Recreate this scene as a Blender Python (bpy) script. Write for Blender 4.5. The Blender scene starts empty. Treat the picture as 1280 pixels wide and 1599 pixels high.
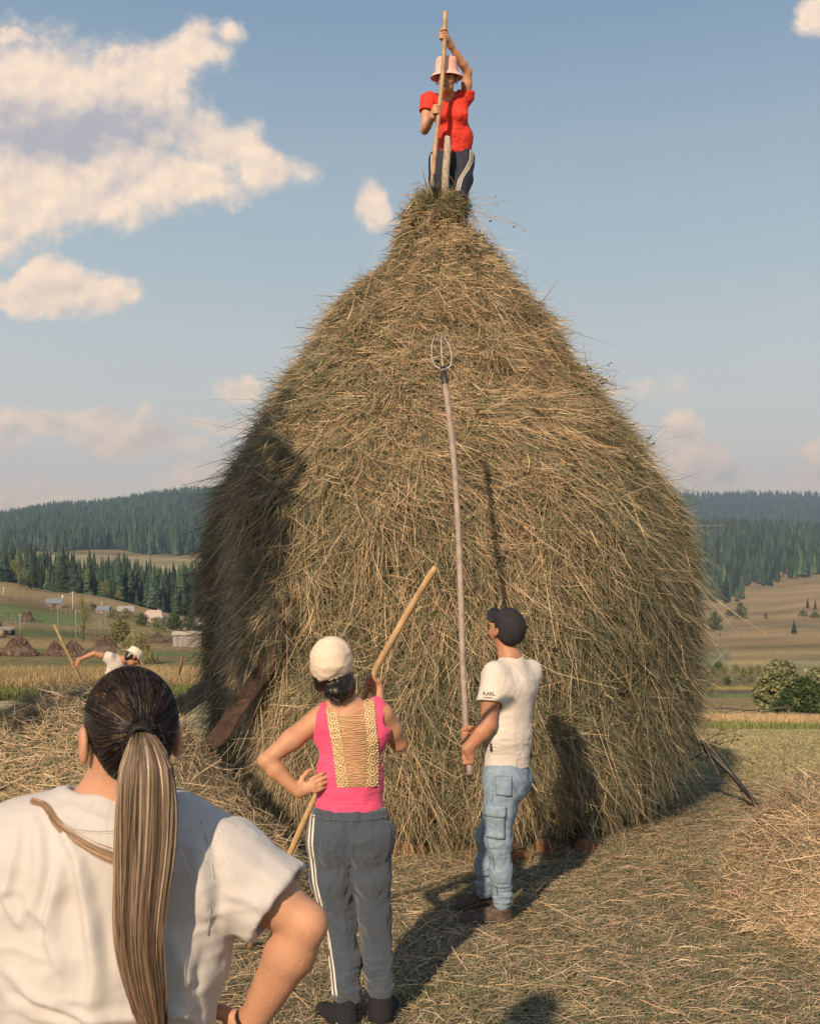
import bpy, math, random
import numpy as np
from mathutils import Vector, Matrix
from mathutils.bvhtree import BVHTree
R = math.radians
rng = np.random.default_rng(7)
random.seed(7)
sc = bpy.context.scene
COL = sc.collection

# ---------------------------------------------------------------- camera
HC = 1.9; FP = 1750.0; HY = 900.0            # eye height, focal length and horizon row in photo pixels (1280 x 1599)
cd = bpy.data.cameras.new("camera"); cam = bpy.data.objects.new("camera", cd); COL.objects.link(cam)
cam.location = (0, 0, HC); cam.rotation_euler = (R(90), 0, 0)
cd.sensor_fit = 'VERTICAL'; cd.sensor_height = 24; cd.sensor_width = 24
cd.lens = 24 * FP / 1599; cd.shift_y = (HY - 799.5) / 1599
cd.clip_start = 0.05; cd.clip_end = 20000
cd.dof.use_dof = True; cd.dof.focus_distance = 7.0; cd.dof.aperture_fstop = 9.0
sc.camera = cam
sc.render.resolution_x = 819; sc.render.resolution_y = 1024

# ---------------------------------------------------------------- light
SUN_EL = 28.0; SUN_AZ = 20.0                 # sun behind the camera, 20 degrees to the left
to_sun = Vector((-math.sin(R(SUN_AZ))*math.cos(R(SUN_EL)), -math.cos(R(SUN_AZ))*math.cos(R(SUN_EL)), math.sin(R(SUN_EL))))
ld = bpy.data.lights.new("sun", 'SUN'); sun = bpy.data.objects.new("sun", ld); COL.objects.link(sun)
ld.energy = 4.8; ld.angle = R(0.9); ld.color = (1.0, 0.77, 0.53)
sun.rotation_euler = to_sun.to_track_quat('Z', 'Y').to_euler()
sc.view_settings.view_transform = 'Standard'; sc.view_settings.look = 'None'
sc.view_settings.exposure = 0.38; sc.view_settings.gamma = 1.0; sc.view_settings.use_curve_mapping = False
sc.render.engine = 'CYCLES'
sc.cycles.volume_bounces = 0; sc.cycles.max_bounces = 6; sc.cycles.diffuse_bounces = 3; sc.cycles.transparent_max_bounces = 8

# ---------------------------------------------------------------- sky
W = bpy.data.worlds.new("World"); sc.world = W; W.use_nodes = True
wt = W.node_tree; wt.nodes.clear()
def wn(t, **k):
    n = wt.nodes.new(t)
    for a, v in k.items(): setattr(n, a, v)
    return n
def wl(a, b): wt.links.new(a, b)
def wm(op, a, b=None, c=None, clamp=False):
    n = wn('ShaderNodeMath', operation=op); n.use_clamp = clamp
    for i, v in enumerate((a, b, c)):
        if v is None: continue
        if isinstance(v, (int, float)): n.inputs[i].default_value = v
        else: wl(v, n.inputs[i])
    return n.outputs[0]
def wv(op, a, b=None):
    n = wn('ShaderNodeVectorMath', operation=op)
    for i, v in enumerate((a, b)):
        if v is None: continue
        if isinstance(v, (tuple, list)): n.inputs[i].default_value = v
        else: wl(v, n.inputs[i])
    return n
def wmix(f, a, b, blend='MIX'):
    n = wn('ShaderNodeMix', data_type='RGBA', blend_type=blend)
    for i, v in ((0, f), (6, a), (7, b)):
        if isinstance(v, (int, float)): n.inputs[i].default_value = v
        elif isinstance(v, (tuple, list)): n.inputs[i].default_value = (*v, 1)
        else: wl(v, n.inputs[i])
    return n.outputs[2]
def smooth(v, lo, hi):
    n = wn('ShaderNodeMapRange', interpolation_type='SMOOTHSTEP'); wl(v, n.inputs[0])
    n.inputs[1].default_value = lo; n.inputs[2].default_value = hi
    return n.outputs[0]
SKY_STR = 0.12
sky = wn('ShaderNodeTexSky', sky_type='NISHITA'); sky.sun_disc = False
sky.sun_elevation = R(SUN_EL); sky.sun_rotation = R(180 + SUN_AZ)
sky.air_density = 1.0; sky.dust_density = 2.5; sky.ozone_density = 1.5; sky.altitude = 800
tc = wn('ShaderNodeTexCoord'); sep = wn('ShaderNodeSeparateXYZ'); wl(tc.outputs['Generated'], sep.inputs[0])
ay = wm('MAXIMUM', wm('ABSOLUTE', sep.outputs[1]), 0.05)
uu = wm('DIVIDE', sep.outputs[0], ay); vv = wm('DIVIDE', sep.outputs[2], ay)
# the air's own gradient: warm and milky low down, blue overhead
ramp = wn('ShaderNodeValToRGB'); wl(wm('MULTIPLY', sep.outputs[2], 1.6, clamp=True), ramp.inputs[0])
def lin(r, g, b):
    f = lambda c: ((c/255+0.055)/1.055)**2.4 if c > 10 else c/255/12.92
    return (f(r), f(g), f(b))
cr = ramp.color_ramp
stops = [(0.0, (255,226,196)), (0.10, (240,217,195)), (0.22, (206,203,193)), (0.42, (164,179,184)), (0.72, (113,139,163)), (1.0, (86,112,142))]
cr.elements[0].position = 0; cr.elements[0].color = (*[c/SKY_STR for c in lin(*stops[0][1])], 1)
cr.elements[1].position = 1; cr.elements[1].color = (*[c/SKY_STR for c in lin(*stops[-1][1])], 1)
for p, c in stops[1:-1]:
    e = cr.elements.new(p); e.color = (*[x/SKY_STR for x in lin(*c)], 1)
base = wmix(0.92, sky.outputs[0], ramp.outputs[0])
# cumulus, laid out by direction on the sky
puv = wn('ShaderNodeCombineXYZ'); wl(uu, puv.inputs[0]); wl(vv, puv.inputs[1])
def noise(scale, det, rough, src, w=0.0, sz=(1, 1, 1)):
    n = wn('ShaderNodeTexNoise', noise_dimensions='3D'); m = wn('ShaderNodeMapping'); wl(src, m.inputs[0])
    m.inputs['Scale'].default_value = sz; m.inputs['Location'].default_value = (w, w*0.7, w*1.3)
    wl(m.outputs[0], n.inputs['Vector']); n.inputs['Scale'].default_value = scale
    n.inputs['Detail'].default_value = det; n.inputs['Roughness'].default_value = rough
    return n
nw = noise(9, 6, 0.62, puv.outputs[0], 3.1)
warp = wv('SUBTRACT', nw.outputs['Color'], (0.5, 0.5, 0.5)); wsc = wv('SCALE', warp.outputs[0]); wsc.inputs['Scale'].default_value = 0.070
pw = wv('ADD', puv.outputs[0], wsc.outputs[0]).outputs[0]
def blobs(lst, src):
    out = None
    for (x, y, rx, ry, s) in lst:
        c = ((x-640)/FP, (HY-y)/FP, 0)
        a = wv('SUBTRACT', src, c).outputs[0]
        b = wv('MULTIPLY', a, (FP/rx, FP/ry, 0)).outputs[0]
        l = wv('LENGTH', b).outputs['Value']
        f = wm('MULTIPLY', wm('SUBTRACT', 1.0, l), s)
        out = f if out is None else wm('SMOOTH_MAX', out, f, 0.12)
    return out
CL = [(50,140,200,110,1.1),(160,150,150,95,1.1),(240,120,95,78,1),(300,78,66,60,1),(355,48,30,26,.65),(190,200,190,95,1),(30,50,60,14,.6),
      (10,320,180,86,1.1),(120,306,170,72,1.1),(230,280,150,76,1.1),(335,225,115,72,1.1),(405,255,82,50,.9),(300,275,140,60,1),(-20,230,160,140,1.1),(80,240,170,80,1),
      (80,448,140,36,1),(30,452,130,36,.9),(165,450,56,28,.8),
      (585,308,38,42,.9),(600,322,24,28,.7),
      (370,596,50,24,.85),
      (110,665,135,32,1.1),(215,690,135,38,1.1),(330,655,140,26,.65),(350,710,70,30,.8),(330,750,135,42,1.15),(40,790,190,34,1.15),(10,690,40,12,.6),
      (1066,676,38,54,2.2),(1085,715,66,44,1.5),(1035,722,50,40,1),(1110,742,80,30,.85),(1150,735,24,14,.7),
      (1287,698,36,26,1),(1275,750,52,30,1),(1200,775,90,18,.6),
      (1275,32,46,38,.85),(960,600,130,20,.4),(520,640,150,26,.45)]
F = blobs(CL, pw)
nd = noise(26, 7, 0.60, puv.outputs[0], 1.3)
nl = noise(7, 4, 0.55, puv.outputs[0], 5.7)
det = wm('ADD', wm('MULTIPLY', wm('SUBTRACT', nd.outputs[0], 0.5), 1.0), wm('MULTIPLY', wm('SUBTRACT', nl.outputs[0], 0.5), 1.1))
dens = wm('ADD', F, det)
alpha = smooth(dens, -0.05, 0.50)
# shading: the same field sampled a step towards the sun, plus hollows
sh1 = wv('ADD', puv.outputs[0], (-0.006, 0.010, 0)).outputs[0]
nd2 = noise(26, 7, 0.60, sh1, 1.3); nl2 = noise(7, 4, 0.55, sh1, 5.7)
rel = wm('ADD', wm('MULTIPLY', wm('SUBTRACT', nd.outputs[0], nd2.outputs[0]), 1.3), wm('MULTIPLY', wm('SUBTRACT', nl.outputs[0], nl2.outputs[0]), 2.2))
SH = [(120,215,190,62,1.2),(30,190,120,60,.8),(215,215,100,40,.9),(1135,756,80,30,.6)]
hollow = smooth(blobs(SH, pw), -0.35, 0.95)
lit = wm('ADD', wm('SUBTRACT', 0.74, wm('MULTIPLY', hollow, 0.75)), rel, clamp=True)
cs = [c/SKY_STR for c in lin(168,164,170)]; cb = [c/SKY_STR for c in lin(255,224,192)]
ccol = wmix(lit, tuple(cs), tuple(cb))
# far cloud low over the hills is warmer and dimmer
lowf = smooth(vv, 0.17, 0.02)
ccol = wmix(wm('MULTIPLY', lowf, 0.35), ccol, tuple(c/SKY_STR for c in lin(255,220,190)))
front = smooth(sep.outputs[1], 0.02, 0.2)
amt = wm('MULTIPLY', wm('MULTIPLY', alpha, 0.93), front)
skyc = wmix(amt, base, ccol)
bg = wn('ShaderNodeBackground'); bg.inputs[1].default_value = SKY_STR; wl(skyc, bg.inputs[0])
wo = wn('ShaderNodeOutputWorld'); wl(bg.outputs[0], wo.inputs[0])

# ---------------------------------------------------------------- helpers
def P(px, py, Y):
    return np.array(((px-640)*Y/FP, Y, HC-(py-HY)*Y/FP))
def tag(o, label=None, cat=None, group=None, kind=None):
    if label: o['label'] = label
    if cat: o['category'] = cat
    if group: o['group'] = group
    if kind: o['kind'] = kind
    return o
def empty(name, loc, label, cat, group=None):
    o = bpy.data.objects.new(name, None); o.empty_display_size = 0.2; COL.objects.link(o)
    o.location = Vector([float(v) for v in loc]); return tag(o, label, cat, group)
def link(name, me, mat=None, parent=None):
    o = bpy.data.objects.new(name, me); COL.objects.link(o)
    if mat: me.materials.append(mat)
    if parent is not None:
        o.parent = parent
        l = Vector((0, 0, 0)); q = parent
        while q is not None: l += q.location; q = q.parent
        o.location = -l
    return o
def mk(name, V, Fc, mat=None, parent=None, cols=None, smooth_=True, mats=None, midx=None):
    """fast mesh from arrays; Fc is (n,4) or (n,3) or a list of such"""
    V = np.asarray(V, dtype=np.float32).reshape(-1, 3)
    if not isinstance(Fc, list): Fc = [Fc]
    Fc = [np.asarray(f, dtype=np.int32) for f in Fc if len(f)]
    me = bpy.data.meshes.new(name)
    me.vertices.add(len(V)); me.vertices.foreach_set('co', V.ravel())
    tot = np.concatenate([np.full(len(f), f.shape[1], np.int32) for f in Fc])
    st = np.concatenate(([0], np.cumsum(tot)[:-1])).astype(np.int32)
    vi = np.concatenate([f.ravel() for f in Fc])
    me.loops.add(len(vi)); me.loops.foreach_set('vertex_index', vi)
    me.polygons.add(len(tot)); me.polygons.foreach_set('loop_start', st); me.polygons.foreach_set('loop_total', tot)
    me.polygons.foreach_set('use_smooth', np.full(len(tot), bool(smooth_)))
    if cols is not None:
        a = me.attributes.new('col', 'FLOAT_COLOR', 'POINT')
        c = np.ones((len(V), 4), np.float32); c[:, :3] = cols; a.data.foreach_set('color', c.ravel())
    me.update(); me.validate()
    return link(name, me, mat, parent)
def _hash(ix, iy, iz, seed):
    h = (ix.astype(np.uint32)*np.uint32(374761393) + iy.astype(np.uint32)*np.uint32(668265263) + iz.astype(np.uint32)*np.uint32(2147483647) + np.uint32(seed*974711 % 4294967295))
    h ^= h >> np.uint32(13); h *= np.uint32(1274126177); h ^= h >> np.uint32(16)
    h *= np.uint32(2246822519); h ^= h >> np.uint32(13)
    return (h & np.uint32(0xffffff)).astype(np.float32)/np.float32(0xffffff)*2-1
def vnoise(p, s=1.0, seed=0):
    p = np.asarray(p, np.float64)*s; i = np.floor(p).astype(np.int64); f = (p-i).astype(np.float32); f = f*f*(3-2*f)
    i = (i & 0xffffffff)
    out = 0
    for dx in (0, 1):
        for dy in (0, 1):
            for dz in (0, 1):
                w = (f[..., 0] if dx else 1-f[..., 0])*(f[..., 1] if dy else 1-f[..., 1])*(f[..., 2] if dz else 1-f[..., 2])
                out = out + w*_hash((i[..., 0]+dx) & 0xffffffff, (i[..., 1]+dy) & 0xffffffff, (i[..., 2]+dz) & 0xffffffff, seed)
    return out
def fbm(p, s=1.0, seed=0, o=4):
    r = 0; a = 1.0
    for k in range(o): r = r+a*vnoise(p, s*2**k, seed+k*17); a *= .5
    return r/1.6
def unit(v):
    v = np.asarray(v, float); return v/np.maximum(np.linalg.norm(v, axis=-1, keepdims=True), 1e-9)
def ribbons(pts, wid, side=None, taper=(1, .8, .3)):
    """pts (n,k,3), wid (n,), returns verts, quads"""
    n, k, _ = pts.shape
    t = np.gradient(pts, axis=1)
    if side is None: side = unit(rng.normal(size=(n, 1, 3)))
    s = unit(np.cross(t, np.broadcast_to(side, t.shape)))
    tp = np.interp(np.linspace(0, 1, k), np.linspace(0, 1, len(taper)), taper)
    w = wid[:, None, None]*tp[None, :, None]*0.5
    V = np.stack((pts-s*w, pts+s*w), axis=2).reshape(-1, 3)
    b = (np.arange(n)[:, None]*k+np.arange(k-1)[None, :]).ravel()*2
    Q = np.stack((b, b+1, b+3, b+2), axis=1)
    return V, Q
def tube(pts, rad, seg=8, cap=True):
    """verts, quads+tris of a tube along pts"""
    pts = np.asarray(pts, float); n = len(pts); rad = np.broadcast_to(np.asarray(rad, float), (n,))
    t = unit(np.gradient(pts, axis=0)); ref = np.array((0, 0, 1.)) if abs(t[0][2]) < .9 else np.array((1., 0, 0))
    V = []; 
    for i in range(n):
        s = unit(np.cross(t[i], ref)); u = np.cross(s, t[i]); ref = u
        a = np.linspace(0, 2*np.pi, seg, endpoint=False)
        V.append(pts[i]+rad[i]*(np.cos(a)[:, None]*s+np.sin(a)[:, None]*u))
    V = np.concatenate(V); Q = []
    for i in range(n-1):
        for j in range(seg):
            Q.append((i*seg+j, i*seg+(j+1) % seg, (i+1)*seg+(j+1) % seg, (i+1)*seg+j))
    T = []
    if cap:
        V = np.vstack((V, pts[:1], pts[-1:])); a = n*seg
        for j in range(seg): T.append((a, (j+1) % seg, j)); T.append((a+1, (n-1)*seg+j, (n-1)*seg+(j+1) % seg))
    return V, np.array(Q), np.array(T).reshape(-1, 3)
class MB:
    def __init__(s): s.V = []; s.Q = []; s.T = []; s.C = []; s.n = 0
    def add(s, V, Q=None, T=None, col=None):
        V = np.asarray(V, float).reshape(-1, 3); s.V.append(V)
        if Q is not None and len(Q): s.Q.append(np.asarray(Q)+s.n)
        if T is not None and len(T): s.T.append(np.asarray(T)+s.n)
        s.C.append(np.broadcast_to(np.asarray(col if col is not None else (1, 1, 1), float), (len(V), 3))); s.n += len(V)
        return s
    def tube(s, pts, rad, seg=8, col=None): V, Q, T = tube(pts, rad, seg); return s.add(V, Q, T, col)
    def box(s, c, d, ax=None, col=None):
        ax = np.eye(3) if ax is None else np.asarray(ax, float)
        v = np.array([(x, y, z) for x in (-1, 1) for y in (-1, 1) for z in (-1, 1)])*np.asarray(d, float)/2
        v = np.asarray(c)+v@ax
        return s.add(v, [(0, 1, 3, 2), (4, 6, 7, 5), (0, 4, 5, 1), (2, 3, 7, 6), (0, 2, 6, 4), (1, 5, 7, 3)], None, col)
    def build(s, name, mat, parent=None, smooth_=True):
        fs = ([np.vstack(s.Q)] if s.Q else [])+([np.vstack(s.T)] if s.T else [])
        return mk(name, np.vstack(s.V), fs, mat, parent, np.vstack(s.C), smooth_)

# ---------------------------------------------------------------- materials
def mat(name, col=(.5, .5, .5), rough=.7, attr=False, var=.25, vscale=20, bump=0, bscale=60, bstretch=(1, 1, 1), col2=None, spec=.3, sss=0, trans=0, sheen=0, fine=0, fscale=900, vthr=None, vstretch=(1,1,1)):
    m = bpy.data.materials.new(name); m.use_nodes = True; nt = m.node_tree; N = nt.nodes; L = nt.links
    b = N['Principled BSDF']; b.inputs['Roughness'].default_value = rough; b.inputs['Specular IOR Level'].default_value = spec
    tcn = N.new('ShaderNodeTexCoord')
    mp = N.new('ShaderNodeMapping'); L.new(tcn.outputs['Object'], mp.inputs[0]); mp.inputs['Scale'].default_value = vstretch
    nz = N.new('ShaderNodeTexNoise'); nz.inputs['Scale'].default_value = vscale; nz.inputs['Detail'].default_value = 6; nz.inputs['Roughness'].default_value = .6
    L.new(mp.outputs[0], nz.inputs['Vector'])
    mx = N.new('ShaderNodeMix'); mx.data_type = 'RGBA'
    if attr:
        at = N.new('ShaderNodeAttribute'); at.attribute_name = 'col'
        hs = N.new('ShaderNodeHueSaturation'); L.new(at.outputs['Color'], hs.inputs['Color'])
        mr = N.new('ShaderNodeMapRange'); mr.inputs[3].default_value = 1-var; mr.inputs[4].default_value = 1+var; mr.inputs[1].default_value = .25; mr.inputs[2].default_value = .75
        L.new(nz.outputs[0], mr.inputs[0]); L.new(mr.outputs[0], hs.inputs['Value']); out = hs.outputs[0]
    else:
        c2 = col2 if col2 is not None else tuple(c*(1-var) for c in col)
        mx.inputs[6].default_value = (*c2, 1); mx.inputs[7].default_value = (*col, 1)
        mr = N.new('ShaderNodeMapRange'); lo, hi = vthr or (.35, .65); mr.inputs[1].default_value = lo; mr.inputs[2].default_value = hi
        L.new(nz.outputs[0], mr.inputs[0]); L.new(mr.outputs[0], mx.inputs[0]); out = mx.outputs[2]
    L.new(out, b.inputs['Base Color'])
    prev = None
    if bump:
        mp2 = N.new('ShaderNodeMapping'); L.new(tcn.outputs['Object'], mp2.inputs[0]); mp2.inputs['Scale'].default_value = bstretch
        n2 = N.new('ShaderNodeTexNoise'); n2.inputs['Scale'].default_value = bscale; n2.inputs['Detail'].default_value = 5
        n2.inputs['Distortion'].default_value = .4
        L.new(mp2.outputs[0], n2.inputs['Vector'])
        bp = N.new('ShaderNodeBump'); bp.inputs['Distance'].default_value = bump; bp.inputs['Strength'].default_value = 1; L.new(n2.outputs[0], bp.inputs['Height']); prev = bp
    if fine:
        n3 = N.new('ShaderNodeTexNoise'); n3.inputs['Scale'].default_value = fscale; L.new(tcn.outputs['Object'], n3.inputs['Vector'])
        b3 = N.new('ShaderNodeBump'); b3.inputs['Distance'].default_value = fine; L.new(n3.outputs[0], b3.inputs['Height'])
        if prev: L.new(prev.outputs[0], b3.inputs['Normal'])
        prev = b3
    if prev: L.new(prev.outputs[0], b.inputs['Normal'])
    if sss: b.inputs['Subsurface Weight'].default_value = sss; b.inputs['Subsurface Radius'].default_value = (.012, .005, .003); b.inputs['Subsurface Scale'].default_value = 1
    if sheen: b.inputs['Sheen Weight'].default_value = sheen
    if trans:
        tr = N.new('ShaderNodeBsdfTranslucent'); L.new(out, tr.inputs[0]); ms = N.new('ShaderNodeMixShader'); ms.inputs[0].default_value = trans
        L.new(b.outputs[0], ms.inputs[1]); L.new(tr.outputs[0], ms.inputs[2]); L.new(ms.outputs[0], N['Material Output'].inputs[0])
    return m
M = {}
M['straw'] = mat('straw', rough=.6, attr=True, var=.15, vscale=8, spec=.25, trans=.12)
M['leaf'] = mat('leaf', rough=.55, attr=True, var=.2, vscale=3, spec=.3, trans=.2)
M['grass'] = mat('grass', rough=.7, attr=True, var=.2, vscale=1.5, spec=.2, trans=.2)
M['needle'] = mat('needle', rough=.8, attr=True, var=.25, vscale=.05, spec=.1)
M['painted'] = mat('painted', rough=.75, attr=True, var=.2, vscale=6, spec=.2)
M['bark'] = mat('bark', (.16, .12, .09), .9, var=.5, vscale=14, bump=.01, bscale=30)
M['oldwood'] = mat('oldwood', (.20, .17, .14), .85, var=.5, vscale=9, vstretch=(1, 1, .15), bump=.006, bscale=25)
M['darkwood'] = mat('darkwood', (.075, .045, .032), .8, var=.55, vscale=16, bump=.006, bscale=30)
M['polewood'] = mat('polewood', (.55, .36, .19), .5, var=.35, vscale=14, bump=.003, bscale=30, spec=.4)
M['greypole'] = mat('greypole', (.33, .26, .22), .6, var=.35, vscale=20, bump=.002, bscale=40)
M['steel'] = mat('steel', (.42, .40, .40), .4, var=.3, vscale=40, spec=.6)
M['iron'] = mat('iron', (.03, .028, .026), .5, var=.4, vscale=40, spec=.5)
# ================================================================ terrain
NEAR = [(-60, .6), (-20, .1), (0, 0), (9, 0), (12, -.14), (16, -.45), (25, -1.46)]
# farther out the rise and fall of the land at four bearings: distance -> row it shows at
YS = [45, 60, 80, 110, 150, 200, 260, 330, 380, 500, 700, 900, 1200, 1300, 1900, 2600, 3200, 4200, 5200]
PR = {
 -500: [1085,1060,1042,1024, 996, 962, 925, 880, 890, 900, 890, 880, 868, 862, 850, 850, 850, 850, 900],
 0:    [1085,1060,1042,1024,1001, 973, 944, 908, 916, 921, 912, 899, 877, 871, 840, 811, 840, 850, 900],
 110:  [1085,1060,1042,1025,1004, 980, 956, 926, 931, 932, 918, 898, 868, 862, 828, 797, 830, 840, 900],
 320:  [1085,1060,1042,1026,1010, 994, 978, 965, 966, 958, 938, 905, 876, 868, 820, 774, 820, 830, 900],
 640:  [1095,1072,1050,1036,1020,1004, 990, 978, 975, 966, 945, 918, 890, 880, 830, 785, 800, 790, 900],
 1080: [1123,1105,1090,1077,1068,1060,1050,1038,1030,1012, 980, 960, 915, 900, 825, 850, 840, 775, 900],
 1190: [1123,1105,1090,1077,1068,1060,1050,1038,1030,1010, 972, 948, 906, 893, 828, 850, 840, 774, 900],
 1280: [1128,1108,1091,1077,1068,1060,1050,1038,1030,1008, 968, 938, 900, 890, 832, 852, 840, 774, 900],
 1800: [1128,1108,1091,1077,1068,1060,1048,1032,1020, 990, 945, 915, 880, 870, 830, 850, 840, 778, 900]}
PX = sorted(PR); ZT = np.array([[HC-(y-HY)*Y/FP for y, Y in zip(PR[k], YS)] for k in PX])
def ground(X, Y):
    X = np.asarray(X, float); Y = np.asarray(Y, float); X, Y = np.broadcast_arrays(X, Y)
    px = np.clip(640+FP*X/np.maximum(Y, 30), -500, 1800)
    zn = np.interp(Y, [a for a, _ in NEAR], [b for _, b in NEAR])
    cols = np.stack([np.interp(np.log(np.maximum(Y, 45)), np.log(YS), ZT[i]) for i in range(len(PX))])
    j = np.clip(np.searchsorted(PX, px, side='right')-1, 0, len(PX)-2); pa = np.array(PX)
    f = (px-pa[j])/(pa[j+1]-pa[j]); f = f*f*(3-2*f)
    zf = np.take_along_axis(cols, j[None], 0)[0]*(1-f)+np.take_along_axis(cols, (j+1)[None], 0)[0]*f
    t = np.clip((Y-25)/20, 0, 1)
    z = np.where(Y < 25, zn, np.where(Y > 45, zf, -1.46*(1-t)+zf*t))
    p = np.stack((X, Y, X*0), -1)
    z = z+vnoise(p, 1/1.7, 3)*.02*np.clip((Y+40)/40, 0, 1)+vnoise(p, 1/9., 5)*.10*np.clip((Y-9)/15, 0, 1)
    return z
def G(px, Y): X = (px-640)*Y/FP; return np.array((X, Y, float(ground(X, Y))))
def on_row(px, py, lo=30., hi=1500.):
    """first ground point along the bearing px that shows at row py"""
    Y = np.geomspace(lo, hi, 900); X = (px-640)*Y/FP; z = ground(X, Y); row = HY-(z-HC)*FP/Y
    k = np.argmax(row <= py); return G(px, Y[k])
rows = np.concatenate((np.linspace(-60, 0, 20, endpoint=False), np.linspace(0, 30, 120, endpoint=False), np.geomspace(30, 5200, 300)))
nx = 260; V = []; 
for Yr in rows:
    w = max(45, abs(Yr)*.62) if Yr < 400 else Yr*.62
    s = np.linspace(-1, 1, nx); s = s*.75+s**3*.25
    V.append(np.stack((s*w, np.full(nx, Yr), s*0), 1))
V = np.concatenate(V); V[:, 2] = ground(V[:, 0], V[:, 1])
i = (np.arange(len(rows)-1)[:, None]*nx+np.arange(nx-1)[None]).ravel(); Q = np.stack((i, i+1, i+nx+1, i+nx), 1)
# what grows where
X, Y = V[:, 0], V[:, 1]; px = 640+FP*X/np.maximum(Y, 1); py = HY-(V[:, 2]-HC)*FP/np.maximum(Y, 1)
C = np.zeros((len(V), 3)); C[:] = (.22, .17, .07)
def put(mask, c, f=1.0): C[mask] = C[mask]*(1-f)+np.array(c)*f
hayc = (.13, .105, .05); mown = (.38, .325, .19); tan = (.33, .23, .12); green = (.15, .185, .075); forest = (.035, .05, .03)
put(Y < 10, hayc); put((Y >= 10) & (Y < 45), mown)
nz = fbm(np.stack((X, Y*.5, X*0), -1), 1/6., 11)
C += ((nz*.25)[:, None]*np.clip((Y-9)/6, 0, 1)[:, None])*C
put((Y >= 45) & (Y < 62), (.32, .24, .11))
put((Y >= 62) & (Y < 5300), (.27, .21, .10))
n2 = fbm(np.stack((X, Y*.35, X*0), -1), 1/60., 31)
C += ((n2*.3)[:, None]*(Y > 62)[:, None])*C
left = px < 600
put(left & (Y > 62) & (Y < 100), (.19, .185, .07), .6)
put(left & (Y > 112) & (Y < 128), green); put(left & (Y > 160) & (Y < 185) & (px < 130), green, .8)
put(left & (Y > 205) & (Y < 262) & (px < 135), green, .95); put(left & (Y > 140) & (Y < 152), (.34, .26, .13), .8)
put(left & (Y > 265) & (Y < 340), (.25, .19, .10), .8)
put(left & (Y > 400) & (Y < 860), forest, .9); put(left & (Y > 860) & (Y < 1240), (.36, .30, .15))
rt = px >= 600
put(rt & (Y > 500) & (Y < 1400), tan, .8); put(rt & (py > 1016) & (py < 1044) & (px < 1140) & (Y > 100), (.17, .19, .10), .8)
put(rt & (py > 1028) & (py < 1046) & (px > 1228) & (Y > 100), (.19, .20, .11), .7); put(rt & (py > 975) & (py < 984) & (Y > 300), (.26, .22, .12), .5)
put(rt & (Y > 88) & (Y < 100), (.15, .20, .08)); put(rt & (Y > 112) & (Y < 135), (.35, .29, .08)); put(rt & (Y > 100) & (Y < 108), (.14, .11, .08))
put((Y > 1350), forest, .95)
n3 = fbm(np.stack((X*.25, Y*1.6, X*0), -1), 1/70., 91, 4); n4 = fbm(np.stack((X, Y, X*0), -1), 1/25., 92, 4); C *= (1+(.38*n3+.22*n4)*((Y > 62) & (Y < 1300)))[:, None]; C[:, 0] *= 1+.10*n4*(Y > 62)
def terrain_mat():
    m = bpy.data.materials.new('meadow'); m.use_nodes = True; nt = m.node_tree; N = nt.nodes; L = nt.links; b = N['Principled BSDF']
    b.inputs['Roughness'].default_value = .95; b.inputs['Specular IOR Level'].default_value = .05
    at = N.new('ShaderNodeAttribute'); at.attribute_name = 'col'; tcn = N.new('ShaderNodeTexCoord'); last = at.outputs['Color']
    for sc_, st, amt in ((1.2, (1, .6, 1), .35), (9, (1, .5, 1), .35), (60, (1, .6, 1), .35)):
        mp = N.new('ShaderNodeMapping'); L.new(tcn.outputs['Object'], mp.inputs[0]); mp.inputs['Scale'].default_value = st
        n = N.new('ShaderNodeTexNoise'); n.inputs['Scale'].default_value = sc_; n.inputs['Detail'].default_value = 4; L.new(mp.outputs[0], n.inputs['Vector'])
        mr = N.new('ShaderNodeMapRange'); mr.inputs[1].default_value = .3; mr.inputs[2].default_value = .7; mr.inputs[3].default_value = 1-amt; mr.inputs[4].default_value = 1+amt
        L.new(n.outputs[0], mr.inputs[0]); h = N.new('ShaderNodeHueSaturation'); L.new(mr.outputs[0], h.inputs['Value']); L.new(last, h.inputs['Color']); last = h.outputs[0]
    L.new(last, b.inputs['Base Color'])
    n = N.new('ShaderNodeTexNoise'); n.inputs['Scale'].default_value = 25; n.inputs['Detail'].default_value = 6; L.new(tcn.outputs['Object'], n.inputs['Vector'])
    bp = N.new('ShaderNodeBump'); bp.inputs['Distance'].default_value = .04; L.new(n.outputs[0], bp.inputs['Height']); L.new(bp.outputs[0], b.inputs['Normal'])
    return m
tag(mk('ground', V, Q, terrain_mat(), None, C), kind='structure')

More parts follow.
